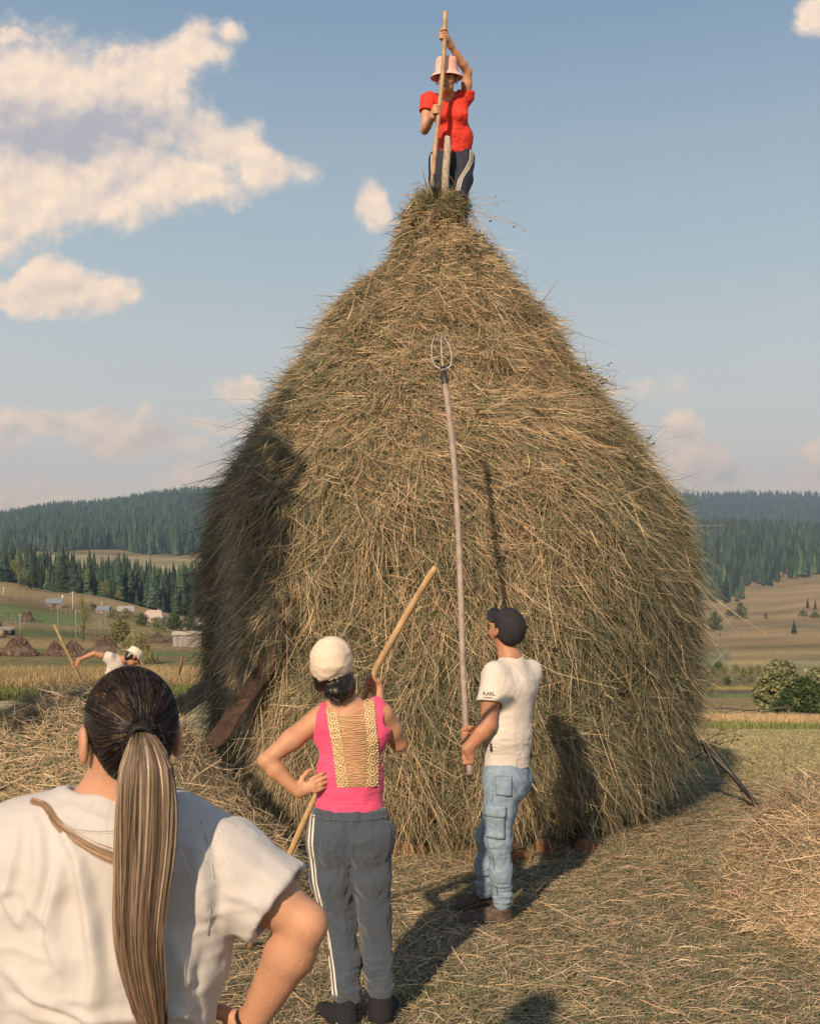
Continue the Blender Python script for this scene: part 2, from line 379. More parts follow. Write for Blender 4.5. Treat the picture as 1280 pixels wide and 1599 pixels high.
# ---------------------------------------------------------------- the spruce woods on the hills (one mass each)
def spruce_mass(name, label, pts, hts, seed, tiers=4, seg=6, wd=.16):
    n = len(pts); r_ = np.random.default_rng(seed); pass
    base = []; 
    a0 = r_.uniform(0, 6.28, n)
    for t in range(tiers):
        zb = .08+.86*t/tiers*.95; zt = min(1.0, zb+1.7/tiers); rad = wd*(1-t/tiers)**.85+.010
        a = a0[:, None]+np.arange(seg)[None]*2*np.pi/seg+t*.5
        rr = rad*hts[:, None]*r_.uniform(.65, 1.2, (n, seg))
        ring = np.stack((np.cos(a)*rr, np.sin(a)*rr, hts[:, None]*(zb+r_.uniform(-.04, .03, (n, seg)))), -1)
        apex = np.stack((np.zeros(n), np.zeros(n), hts*zt), -1)[:, None]
        base.append(np.concatenate((ring, apex), 1))
    B = np.concatenate(base, 1)+pts[:, None, :]
    k = B.shape[1]; T = []
    for t in range(tiers):
        o = t*(seg+1)
        for j in range(seg): T.append((o+j, o+(j+1) % seg, o+seg))
    T = (np.array(T)[None]+(np.arange(n)*k)[:, None, None]).reshape(-1, 3)
    c = np.array((.032, .055, .034))[None]*r_.uniform(.5, 1.8, (n, 1)); mixd = r_.random(n) < .05; c[mixd] = c[mixd]*np.array((1.8, 1.4, 1.0))
    c = np.repeat(c, k, 0)
    tag(mk(name, B.reshape(-1, 3), T, M['needle'], None, c, False), label, 'forest', kind='stuff')
def scatter(n, plo, phi, ylo, yhi, seed, power=1.0):
    r_ = np.random.default_rng(seed); p = r_.uniform(plo, phi, n); Yv = np.sqrt(r_.uniform(ylo**2, yhi**2, n)); X = (p-640)*Yv/FP
    return p, Yv, np.stack((X, Yv, ground(X, Yv)), -1)
p, Yv, pts = scatter(20000, -260, 700, 1290, 2750, 1)
edge = 1300+70*vnoise(np.stack((p/45, p*0, p*0), -1), 1, 4); k = Yv > edge; k &= ~((p > 380) & (rng.random(len(p)) < .7))
spruce_mass('spruce_forest', 'dense dark spruce forest covering the long ridge left of the haystack', pts[k], rng.uniform(11, 29, k.sum()), 2)
p, Yv, pts = scatter(5200, -260, 700, 420, 900, 5)
top = 700+150*vnoise(np.stack((p/60, p*0, p*0), -1), 1, 9)+np.where((p > 90) & (p < 200), -100, 0)+np.where(p > 210, 60, 0)
k = (Yv < top) & (Yv > 430) & ~((p > 380) & (rng.random(len(p)) < .6))
spruce_mass('spruce_forest', 'lower belt of spruce forest between the village and the pale hill clearing', pts[k], rng.uniform(7, 22, k.sum()), 3, 9, 8, .15)
p, Yv, pts = scatter(9500, 700, 1600, 960, 2150, 6)
edge = 1150+90*vnoise(np.stack((p/25, p*0, p*0), -1), 1, 14)-120*(p < 1160)+30*(p > 1240)
k = (Yv > edge) & ~((p < 1040) & (rng.random(len(p)) < .6))
spruce_mass('spruce_forest', 'dark spruce forest on the nearer hill right of the haystack', pts[k], rng.uniform(9, 27, k.sum()), 4)
p, Yv, pts = scatter(15000, 700, 1700, 3100, 4350, 7)
k = ~((p < 1020) & (rng.random(len(p)) < .6))
spruce_mass('spruce_forest', 'bluish far forest along the highest ridge on the right', pts[k], rng.uniform(12, 28, k.sum()), 5)

# ---------------------------------------------------------------- single trees and bushes
def leaf_cloud(centres, radii, n, size, c1, c2, r_):
    """little leaf quads filling a set of clumps"""
    w = np.array([r[0]*r[1]*r[2] for r in radii])**.7; w /= w.sum(); idx = r_.choice(len(centres), n, p=w)
    d = unit(r_.normal(size=(n, 3)))*(r_.random((n, 1))**.45); P0 = np.array(centres)[idx]+d*np.array(radii)[idx]
    nrm = unit(d+r_.normal(size=(n, 3))*.8); a = unit(np.cross(nrm, r_.normal(size=(n, 3)))); b = np.cross(nrm, a)
    s = size*r_.uniform(.5, 1.4, (n, 1)); V = np.stack((P0-a*s, P0+b*s*.6, P0+a*s, P0-b*s*.6), 1).reshape(-1, 3)
    Q = np.arange(n*4).reshape(n, 4); f = np.clip(.5+.35*r_.normal(size=(n, 1))+.25*(r_.random(len(centres))[idx][:, None]-.5)*2, 0, 1)
    c = np.array(c1)*(1-f)+np.array(c2)*f
    return V, Q, np.repeat(c, 4, 0)
def tree(name, base, h, w, label, cat, kind='round', c1=(.05, .075, .02), c2=(.13, .16, .045), n=500, group=None, seed=0, leaf=None, trunk=.25):
    r_ = np.random.default_rng(seed+int(abs(base[0]*13+base[1]*7)))
    e = empty(name, base, label, cat, group); b = np.asarray(base, float)
    if kind == 'spruce':
        T = MB(); T.tube([b-(0, 0, .3), b+(0, 0, h*.5), b+(0, 0, h*.97)], [h*.02, h*.012, h*.003], 6); T.build('trunk', M['bark'], e)
        nl = n; t = r_.random(nl)**.75; z = h*(.06+.94*t); rad = w*.5*(1-t)**.9*r_.uniform(.55, 1.1, nl)+.02*w
        a = r_.uniform(0, 6.28, nl); tip = np.stack((np.cos(a)*rad, np.sin(a)*rad, z-rad*.35), -1); root = np.stack((np.cos(a)*rad*.1, np.sin(a)*rad*.1, z+.02*h), -1)
        mid = (tip+root)/2+np.array((0, 0, .03*h)); pts = np.stack((root, mid, tip), 1)+b
        Vv, Qq = ribbons(pts, w*.16*r_.uniform(.6, 1.4, nl)*(1.1-t), np.stack((np.zeros(nl), np.zeros(nl), np.ones(nl)), -1)[:, None], (.5, 1, .15))
        f = r_.random((nl, 1)); c = np.array(c1)*(1-f)+np.array(c2)*f
        mk('crown', Vv, Qq, M['needle'], e, np.repeat(c, 6, 0), False)
        return e
    T = MB(); lean = r_.normal(size=2)*.04*h
    top = b+(lean[0], lean[1], h*.8); T.tube([b-(0, 0, .2), b*.5+top*.5+(lean[0]*.3, 0, 0), top], [h*.022, h*.014, h*.004], 7)
    cs = []; rs = []
    nc = 10 if kind == 'round' else 12
    bush = kind == 'round' and trunk <= .06; nc = 34 if bush else nc
    for q in range(nc):
        if bush: t = (q+.5)/nc; z = h*(.06+.80*t); rr = w*.20*r_.uniform(.7, 1.25); ang = q*2.4; off = w*.36*math.sqrt(max(.02, 1-(t*1.0)**2.2))*math.sqrt(r_.random())*1.05
        elif kind == 'tall': t = (q+.5)/nc; z = h*(trunk+(1-trunk)*t*.93); rr = w*.5*(.45+.75*math.sin(math.pi*(.15+.8*t))); ang = r_.uniform(0, 6.28); off = rr*.45
        else: t = r_.random(); z = h*(trunk+(1-trunk)*(.12+.76*t)); rr = w*.27*(1.1-.35*t); ang = q*2.4; off = w*.30*(1-.45*t)*r_.uniform(.5, 1.1)
        c = b+(math.cos(ang)*off+lean[0]*z/h, math.sin(ang)*off, z); cs.append(c); rs.append((rr*.75, rr*.75, max(rr*.6, h*.07)))
        T.tube([b+(lean[0]*.5, 0, max(h*.1, z-h*.25)), c], [h*.008, h*.003], 5)
    T.build('trunk', M['bark'], e)
    n = int(n*1.8) if bush else n; Vv, Qq, c = leaf_cloud(cs, rs, n, leaf or (w*.03 if bush else w*.04), c1, c2, r_)
    mk('crown', Vv, Qq, M['leaf'], e, c, False)
    return e
GL = 'trees around the far village'; GR = 'trees on the right-hand hillside'
def mtree(px, pyb, pyt, wpx, label, kind, cat='tree', name=None, c1=(.05, .075, .02), c2=(.13, .16, .045), n=450, group=None, Y=None, trunk=.2, seed=0):
    b = on_row(px, pyb) if Y is None else G(px, Y)
    h = (pyb-pyt)*b[1]/FP if Y is None else (HC-(pyt-HY)*Y/FP)-b[2]
    w = wpx*b[1]/FP
    nm = name or ('spruce_tree' if kind == 'spruce' else 'broadleaf_tree')
    return tree(nm, b, h, w, label, cat, kind, c1, c2, n, group, seed, trunk=trunk)
DK = dict(c1=(.022, .038, .022), c2=(.06, .085, .04))
YG = dict(c1=(.12, .13, .04), c2=(.27, .26, .10)); PG = dict(c1=(.13, .14, .065), c2=(.28, .29, .15)); DG = dict(c1=(.03, .055, .02), c2=(.09, .13, .045))
mtree(32, 915, 867, 24, 'tall pale yellow-green tree at the left edge beside a dark spruce', 'tall', Y=322, n=900, **YG)
mtree(50, 918, 880, 16, 'dark spruce beside the pale yellow-green tree on the left slope', 'spruce', Y=318, n=500, **DK)
mtree(38, 920, 900, 18, 'low dark bush at the foot of the pale yellow-green tree', 'round', 'bush', 'bush', Y=315, **DG)
mtree(110, 933, 905, 14, 'small green tree standing above the roofs left of the tall slender tree', 'tall', Y=330, **DG)
mtree(121, 934, 904, 9, 'narrow green tree behind the top of the tall slender tree', 'tall', Y=334, **DG)
mtree(93, 928, 906, 9, 'small grey-green tree at the forest edge left of the village', 'tall', Y=345, **DG)
mtree(131, 1000, 927, 22, 'tall slender yellow-green tree in the valley with its bare trunk showing', 'tall', n=1400, trunk=.28, **YG)
mtree(146, 960, 939, 16, 'round green tree right behind the tall slender tree', 'round', **DG)
mtree(163, 947, 905, 18, 'yellowish tall tree against the lower spruces', 'tall', Y=345, n=900, **YG)
mtree(172, 946, 900, 16, 'dark green tall spruce among the yellowish trees above the village', 'spruce', Y=350, n=500, **DK)
mtree(186, 949, 923, 17, 'pale green round tree above the village roofs', 'round', Y=340, n=700, **YG)
mtree(178, 958, 893, 13, 'tallest spruce directly behind the village trees', 'spruce', Y=370, n=500, **DK)
mtree(217, 956, 939, 15, 'small dark green tree left of the pinkish farmhouse roof', 'round', Y=330, **DG)
mtree(176, 966, 951, 30, 'wide pale green bush below the village roofs', 'round', 'bush', 'bush', n=700, trunk=.05, **PG)
mtree(198, 968, 948, 26, 'pale green bush beside the grey village roof', 'round', 'bush', 'bush', n=700, trunk=.05, **PG)
mtree(189, 1004, 963, 44, 'large pale green round bush behind the haystack row', 'round', 'bush', 'bush', n=1800, trunk=.05, **YG)
mtree(223, 978, 956, 28, 'dark green bush below the pinkish farmhouse', 'round', 'bush', 'bush', n=900, trunk=.03, **DG)
mtree(247, 986, 962, 32, 'pale green bush in front of the dark hedge', 'round', 'bush', 'bush', n=1000, trunk=.03, **PG)
mtree(272, 984, 956, 38, 'big dark green bush above the grey shed', 'round', 'bush', 'bush', n=1200, trunk=.03, **DG)
mtree(297, 984, 958, 34, 'dark green bush above the right end of the grey shed', 'round', 'bush', 'bush', n=1000, trunk=.03, **DG)
mtree(285, 960, 942, 18, 'small green tree right of the pinkish farmhouse', 'round', n=500, **DG)
mtree(13, 964, 957, 7, 'tiny dark bush beside the small round haystack', 'round', 'bush', 'bush', n=200, trunk=.03, **DG)
for k, (x, yt, w) in enumerate([(118,884,12),(128,888,10),(138,880,13),(150,890,10),(162,886,12),(99,892,9),(86,897,9),(205,896,10),(219,893,12),(232,898,10),(247,893,11),(262,897,10),(276,900,11),(290,892,12),(305,889,12),(70,893,8)]):
    places = ['left end','second place','third place','fourth place','fifth place']
    mtree(x, 0, yt, w, 'dark spruce %s at the front of the lower forest belt' % ['taller than its neighbours','shorter and narrow'][k % 2], 'spruce', Y=560+13*(k*5 % 7), n=260, group='front spruces of the lower forest belt', **DK)
mtree(235, 898, 868, 9, 'lone dark spruce standing on the pale hill clearing', 'spruce', Y=880, n=400, **DK)
# right side
mtree(1195, 967, 956, 10, 'small round dark tree alone on the tan hillside', 'round', n=400, trunk=.05, **DK)
mtree(1239, 990, 968, 13, 'lone spruce on the tan hillside casting a long shadow', 'spruce', n=500, **DK)
mtree(1260, 950, 933, 9, 'left one of two small spruces at the top of the tan slope', 'spruce', n=300, **DK)
mtree(1272, 953, 936, 9, 'right one of two small spruces at the top of the tan slope', 'spruce', n=300, **DK)
mtree(1116, 984, 953, 30, 'grey-green bush clump on the hillside close to the haystack edge', 'round', 'bush', 'bush', n=1100, trunk=.03, **DG)
mtree(1157, 967, 938, 26, 'grey-green tree clump at the forest foot on the right', 'round', 'tree', n=900, trunk=.05, **DG)
mtree(1140, 962, 951, 24, 'low bush left of the clump at the forest foot', 'round', 'bush', 'bush', n=400, trunk=.03, **DG)
mtree(1123, 994, 987, 7, 'tiny bush on the open tan field', 'round', 'bush', 'bush', n=150, trunk=.03, **DG)
mtree(1253, 963, 953, 20, 'low green bush row below the two small spruces', 'round', 'bush', 'bush', n=400, trunk=.03, **DG)
mtree(1272, 965, 955, 22, 'low bush at the right edge below the two small spruces', 'round', 'bush', 'bush', n=400, trunk=.03, **DG)
for k, (x, yb, yt, w, cc) in enumerate([(1112,1060,1034,30,PG),(1130,1062,1038,24,YG),(1147,1055,1036,22,PG),(1160,1060,1040,24,YG),(1172,1064,1036,26,PG),(1122,1048,1032,26,DG),(1152,1068,1052,24,PG),(1108,1088,1056,26,PG),(1184,1058,1036,20,PG),(1136,1070,1055,18,DG)]):
    mtree(x, yb, yt, w, 'willow bush %s' % ['with pale leaves nearest the haystack edge','with yellowish leaves behind the pasture','pale and small in the hedge middle','yellow-green left of the big shrub','pale green touching the big shrub','dark and low at the hedge back','low and pale at the hedge foot','greyish at the haystack silhouette','small behind the big shrub','dark low one at the hedge foot'][k],
          'round', 'bush', 'bush', n=900, trunk=.03, group='willow hedge right of the haystack', **cc)
mtree(1218, 1124, 1022, 92, 'big pale green shrub right of the haystack behind the fence', 'round', 'shrub', 'shrub', n=9000, trunk=.05, Y=44, **PG)
mtree(1222, 1126, 1070, 46, 'dark green lower shrub in front of the big pale one', 'round', 'shrub', 'shrub', n=2600, trunk=.03, Y=42.5, **DG)
mtree(1258, 1128, 1056, 74, 'dark green shrub at the right edge behind the fence', 'round', 'shrub', 'shrub', n=4500, trunk=.03, Y=43.5, **DG)
mtree(1286, 1126, 1034, 84, 'tall pale shrub cut by the right edge of the picture', 'round', 'shrub', 'shrub', n=4000, trunk=.03, Y=46, **PG)

# ---------------------------------------------------------------- village
def house(px, pyb, wpx, hpx, roofc, wallc, label, cat='house', name='farm_house', ry=0, Y=None, roof_share=.55, depth=1.0, hip=False):
    b = on_row(px, pyb) if Y is None else G(px, Y)
    s = b[1]/FP; w = wpx*s; h = hpx*s; hw = h*(1-roof_share); d = w*.6*depth
    e = empty(name, b, label, cat)
    c, sn = math.cos(ry), math.sin(ry); A = np.array(((c, sn, 0), (-sn, c, 0), (0, 0, 1)))
    m = MB(); m.box(b+(0, 0, hw/2-.3), (w*.9, d*.85, hw+.6), A, wallc); m.build('wall', M['painted'], e, False)
    def loc(x, y, z): return b+np.array((x, y, z))@A
    hi = .28 if hip else .0
    m = MB(); rv = []
    for t in (0, .12):
        rv += [loc(-w/2, -d/2, hw-t), loc(w/2, -d/2, hw-t), loc(w/2, d/2, hw-t), loc(-w/2, d/2, hw-t), loc(-w/2*(1-hi*1.4), 0, h-t), loc(w/2*(1-hi*1.4), 0, h-t)]
    m.add(rv, [(0, 1, 5, 4), (2, 3, 4, 5), (7, 6, 10, 11), (9, 8, 11, 10), (0, 6, 7, 1), (2, 8, 9, 3)], [(3, 0, 4), (1, 2, 5), (6, 9, 10), (8, 7, 11)], roofc)
    rf = m.build('roof', M['painted'], e, False)
    m = MB(); m.box(loc(w*.18, d*.1, h-.1), (w*.06, w*.06, h*.3), A, (.3, .2, .16)); m.build('chimney', M['painted'], rf, False) if cat == 'house' else None
    for k in (-.28, 0, .28):
        m = MB(); m.box(loc(w*k, -d*.85/2-.02, hw*.5), (w*.09, .08, hw*.45), A, (.05, .05, .06))
        if cat == 'house': m.build('window', M['painted'], e, False)
    m = MB(); m.box(loc(w*(.14 if cat == 'house' else 0), -d*.85/2-.03, hw*.4), (w*.08 if cat == 'house' else w*.25, .08, hw*.8), A, (.09, .06, .045)); m.build('door', M['painted'], e, False)
    return e
house(85, 948, 26, 13, (.17, .19, .23), (.20, .14, .11), 'low barn with a grey-blue roof on the left slope', 'barn', 'barn', ry=.25)
house(163, 959, 22, 12, (.16, .18, .22), (.30, .22, .18), 'farmhouse with grey-blue roof behind the slender tree', ry=-.2, Y=262)
house(196, 962, 26, 14, (.30, .28, .28), (.12, .09, .07), 'farmhouse with pale grey roof between the bushes', ry=.3, Y=268)
house(241, 968, 36, 20, (.42, .33, .29), (.38, .31, .26), 'farmhouse with a pinkish hipped roof above the bushes', ry=-.15, Y=255, hip=True)
house(304, 973, 30, 11, (.42, .36, .34), (.30, .25, .22), 'long farm building with a pale roof at the haystack edge', ry=.1, Y=240)
def shed():
    b = on_row(294, 1010); s = b[1]/FP; w = 44*s; h = 25*s; e = empty('wooden_shed', b, 'weathered grey plank shed beside the left haystack silhouette', 'shed')
    m = MB(); n = 22
    for k in range(n):
        m.box(b+((k+.5-n/2)*w/n, 0, h*.36), (w/n*.86, w*.4, h*.8+rng.uniform(-.05, .02)), None, np.array((.30, .27, .26))*rng.uniform(.7, 1.15))
    m.build('plank_wall', M['painted'], e, False)
    m = MB(); m.box(b+(0, 0, h*.80), (w*1.05, w*.5, h*.12), None, (.36, .32, .29)); m.box(b+(0, -.02, h*.9), (w*1.05, w*.3, h*.14), None, (.38, .33, .30)); rf = m.build('roof', M['painted'], e, False)
    tag(mk('hay_bale', *(lambda t: (t[0], [t[1], t[2]]))(tube([b+(-w*.1, -.3, h*1.08), b+(-w*.1, .5, h*1.08)], [h*.14, h*.14], 12)), M['oldwood']), 'small round bale lying on the shed roof', 'bale')
shed()
# wagon and bale on the far left
def wagon():
    b = on_row(12, 992); s = b[1]/FP; e = empty('hay_wagon', b, 'small wooden hay wagon at the left edge below the fence', 'wagon')
    m = MB(); m.box(b+(0, 0, .75), (18*s, 1.2, .15), None, (.14, .12, .11)); m.box(b+(0, -.6, 1.0), (18*s, .06, .5), None, (.2, .18, .17)); m.box(b+(0, .6, 1.0), (18*s, .06, .5), None, (.2, .18, .17)); m.build('bed', M['painted'], e, False)
    for sx in (-1, 1):
        for sy in (-1, 1):
            V_, Q_, T_ = tube([b+(sx*6*s, sy*.62-.05, .38), b+(sx*6*s, sy*.62+.05, .38)], [.38, .38], 14); mk('wheel', V_, [Q_, T_], M['iron'], e)
    b2 = on_row(1, 996); V_, Q_, T_ = tube([b2+(-.5, 0, .6), b2+(.6, 0, .6)], [.6, .6], 14); tag(mk('hay_bale', V_, [Q_, T_], mat('balehay', (.3, .25, .17), .9, var=.4)), 'round pale hay bale beside the wagon at the left edge', 'bale')
wagon()
# poles
POLES = [(6,928,917,.5),(98,946,930,.7),(114,952,924,.5),(32,990,959,.3),(91,1002,946,.2),(119.5,1003,952,.25),(157,997,966,.2),(165,994,952,.22),(159,950,940,.5),(262,956,934,.3),(1257,1066,1044,.5)]
PL = ['at the far left on the brown slope','white one beside the barn with the grey-blue roof','grey one right of the barn with the grey-blue roof','leaning above the leftmost haystack','thin one behind the raised rake handle','beside the trunk of the tall slender tree','left of the two at the large round bush','right of the two at the large round bush','short one by the roof behind the slender tree','thin one above the pinkish roof','white one between the shrubs on the right']
for k, (x, yb, yt, c) in enumerate(POLES):
    b = on_row(x, yb); h = (yb-yt)*b[1]/FP; e = empty('utility_pole', b, 'utility pole, '+PL[k], 'pole', 'utility poles in the valley')
    wpx = 1.6 if h > 2 else 1.2; r0 = min(.16, .5*wpx*b[1]/FP)
    m = MB(); m.tube([b-(0, 0, .4), b+(rng.normal()*.05, 0, h)], [r0, r0*.75], 8, (c, c*.92, c*.85)); m.build('post', M['painted'], e)
    m = MB(); m.box(b+(0, 0, h*.94), (r0*7, r0, r0), None, (c*.8,)*3); m.build('crossarm', M['painted'], e, False)
def fence(path, label, hp=1.1, step=2.2, rails=2, name='wooden_fence', c=(.17, .145, .13), rr=.045):
    e = empty(name, path[0], label, 'fence'); L_ = 0; pts = []
    for a, b in zip(path[:-1], path[1:]):
        n = max(1, int(np.linalg.norm(b[:2]-a[:2])/step))
        for k in range(n): q = a+(b-a)*k/n; pts.append(np.array((q[0], q[1], float(ground(q[0], q[1])))))
    pts.append(path[-1]); m = MB()
    for q in pts: 
        pm = MB(); pm.box(q+(0, 0, hp*.45), (rr*2.6, rr*2.6, hp*1.1*rng.uniform(.8, 1.1)), None, np.array(c)*rng.uniform(.6, 1.2)); pm.build('post', M['painted'], e, False)
    for r_ in range(rails):
        m = MB()
        for a, b in zip(pts[:-1], pts[1:]):
            z = hp*(.4+.45*r_)+rng.uniform(-.08, .08); m.tube([a+(0, -.1, z), b+(0, -.1, z+rng.uniform(-.1, .1))], [rr, rr*.85], 5, np.array(c)*rng.uniform(.7, 1.2))
        m.build('rail', M['painted'], e, False)
    return e
fence([on_row(x, y) for x, y in ((-20, 968), (12, 973), (60, 983), (110, 988), (150, 994), (200, 998))], 'grey wooden fence crossing the valley behind the haystack row', 1.3, 2.6)
fence([on_row(x, y) for x, y in ((-20, 932), (40, 940), (119, 962))], 'wooden fence climbing the left slope beside the barn', 1.3, 3.2)
fence([on_row(x, y, 20) for x, y in ((1060, 1118), (1125, 1122), (1180, 1127))]+[G(1230, 40), G(1300, 39), G(1380, 38)], 'low grey rail fence in front of the right-hand shrubs', .48, 2.2, c=(.15, .13, .12), rr=.028)
# ================================================================ haystacks behind the tall grass
def cone_stack(base, h, w, label, c1, c2, n=1600, name='haystack', group='small haystacks in the valley', p=.8, L=.5):
    b = np.asarray(base, float); e = empty(name, b, label, 'haystack', group)
    nu, nv = 28, 14; t = np.linspace(0, 1, nv); prof = w/2*np.maximum(.0, (1-t**1.0))**p*(1+.10*np.sin(t*9)); prof[0] *= .93
    a = np.linspace(0, 2*np.pi, nu, endpoint=False); V = np.stack((prof[:, None]*np.cos(a), prof[:, None]*np.sin(a), np.broadcast_to((t*h)[:, None], (nv, nu))), -1).reshape(-1, 3)+b
    V += (vnoise(V, 2.0, int(abs(b[0]*7)) % 99)[:, None]*w*.012)
    i = (np.arange(nv-1)[:, None]*nu+np.arange(nu)[None]); j = (np.arange(nv-1)[:, None]*nu+(np.arange(nu)[None]+1) % nu)
    Q = np.stack((i, j, j+nu, i+nu), -1).reshape(-1, 4)
    f = np.clip(.5+.5*fbm(V, 2.5, 8), 0, 1)[:, None]; mk('hay_body', V, Q, M['straw'], e, np.array(c1)*(1-f)+np.array(c2)*f)
    tt = rng.random(n)**1.3; aa = rng.uniform(0, 2*np.pi, n); r = np.interp(tt, t, prof)
    p0 = np.stack((r*np.cos(aa), r*np.sin(aa), tt*h), -1)+b; out = np.stack((np.cos(aa), np.sin(aa), np.zeros(n)), -1)
    d = unit(out*w/2-np.array((0, 0, h))+rng.normal(size=(n, 3))*.5*h*.6); ln = L*rng.uniform(.4, 1, n)[:, None]
    pts = np.stack((p0, p0+d*ln*.5+out*.05, p0+d*ln+out*.02), 1); Vv, Qq = ribbons(pts, np.full(n, w*.02)); f = rng.random((n, 1))
    mk('loose_hay', Vv, Qq, M['straw'], e, np.repeat(np.array(c1)*(1-f)+np.array(c2)*f, 6, 0), False)
BR1, BR2 = (.10, .07, .055), (.24, .165, .12)
for (x, yb, yt, w, lab) in [(29,1024,990,60,'leftmost brown haystack behind the tall grass'),(86,1024,1001,34,'small brown haystack behind the raised rake handle'),
        (114,1025,1000,48,'low brown haystack right of the raised rake handle'),(165,1022,990,56,'brown pointed haystack left of the bending raker'),
        (43,970,952,19,'small round haystack alone on the left slope'),(247,1003,986,28,'far brown haystack between the green one and the grey shed'),(0,990,969,9,'dark haystack cut by the left edge above the wagon')]:
    b = on_row(x, yb); s = b[1]/FP; round_ = 'round' in lab or 'dark' in lab
    cone_stack(b, (yb-yt)*s, w*s, lab, BR1, BR2, p=.5 if round_ else .85)
b = on_row(212, 1036); s = b[1]/FP; cone_stack(b, 52*s, 62*s, 'taller greenish haystack right behind the bending raker', (.13, .12, .05), (.26, .23, .10), p=.62)
b = on_row(117, 993, 30); 

# ================================================================ the big haystack
CY = 9.4; kk = CY/FP
TAB = [(300,655,722),(322,636,722),(340,624,724),(362,616,742),(385,612,772),(410,596,792),(440,560,815),(475,528,842),(510,500,868),(560,470,896),(620,430,936),(700,384,998),(790,338,1052),(860,320,1074),(950,317,1084),(1080,320,1088),(1150,328,1068),(1210,346,1034),(1290,392,1005),(1350,445,960)]
TZ = np.array([HC-(y-HY)*kk for y, _, _ in TAB])[::-1]
TR = np.array([(r-l)/2*kk*.97 for _, l, r in TAB])[::-1]; TX = np.array([((l+r)/2-640)*kk for _, l, r in TAB])[::-1]
TR = TR-np.interp(TZ, (0, 3.5, 4.4), (.11, .11, .13))
def stack_pt(phi, z, off=0.0):
    """phi 0 faces the camera, positive to the right"""
    r = np.interp(z, TZ, TR); cx = np.interp(z, TZ, TX)
    d = np.stack((np.sin(phi), -np.cos(phi), phi*0), -1)
    p = np.stack((cx, phi*0+CY, z), -1)+d*r[..., None]
    # the left flank is a hollow behind the combed-down front sheet
    bound = np.interp(z, (-.4, 0.6, 1.4, 2.4, 3.2, 3.8, 4.4), (-.42, -.60, -.74, -.84, -.86, -.9, -.9))
    t = np.clip((phi-bound)/.09, 0, 1); t = t*t*(3-2*t); lo = np.clip((z+.1)/.6, 0, 1)*np.clip((3.7-z)/.9, 0, 1)
    # undercut foot
    foot = np.clip((.50-z)/.5, 0, 1)**1.3*.46
    q = np.stack((phi*r*.9, z*.45, phi*0), -1)
    lump = fbm(np.stack((d[..., 0]*2.2, d[..., 1]*2.2, z*.8), -1), 1.1, 21)*.13*np.clip((5.2-z)/1.2, .45, 1)+fbm(np.stack((d[..., 0]*5, d[..., 1]*5, z*3.0), -1), 1.2, 22, 3)*np.where(z > 4.0, .10, .10)-.10*np.clip((phi-.7)/.5, 0, 1)*np.clip((1.5-z)/1.0, 0, 1)
    fade = np.clip((.75-phi)/1.0, 0, 1); fade = fade*fade*(3-2*fade); lowl = np.clip((z-.1)/1.2, 0, 1)
    o = off+lump-foot+t*.30*lo*fade*(.4+.6*lowl)
    return p+d*o[..., None], d
stack = empty('haystack', (TX[3], CY, 0), 'giant teardrop haystack in the middle, with the woman in red on top', 'haystack')
nph, nz_ = 340, 300
ph, zz = np.meshgrid(np.linspace(-np.pi, np.pi, nph, endpoint=False), np.linspace(TZ[0]-.05, TZ[-1], nz_))
Vb, _ = stack_pt(ph, zz, -.03); Vb = Vb.reshape(-1, 3)
i = (np.arange(nz_-1)[:, None]*nph+np.arange(nph)[None]); j = (np.arange(nz_-1)[:, None]*nph+(np.arange(nph)[None]+1) % nph)
Qb = np.stack((i, j, j+nph, i+nph), -1).reshape(-1, 4)
top = len(Vb); Vb = np.vstack((Vb, [[TX[-1], CY, TZ[-1]+.06]])); Tt = np.array([((nz_-1)*nph+k, (nz_-1)*nph+(k+1) % nph, top) for k in range(nph)])
fcol = np.clip(.5+.6*fbm(Vb, 6, 40), 0, 1)[:, None]
mk('hay_body', Vb, [Qb, Tt], M['straw'], stack, np.array((.06, .06, .03))*(1-fcol)+np.array((.12, .105, .055))*fcol)

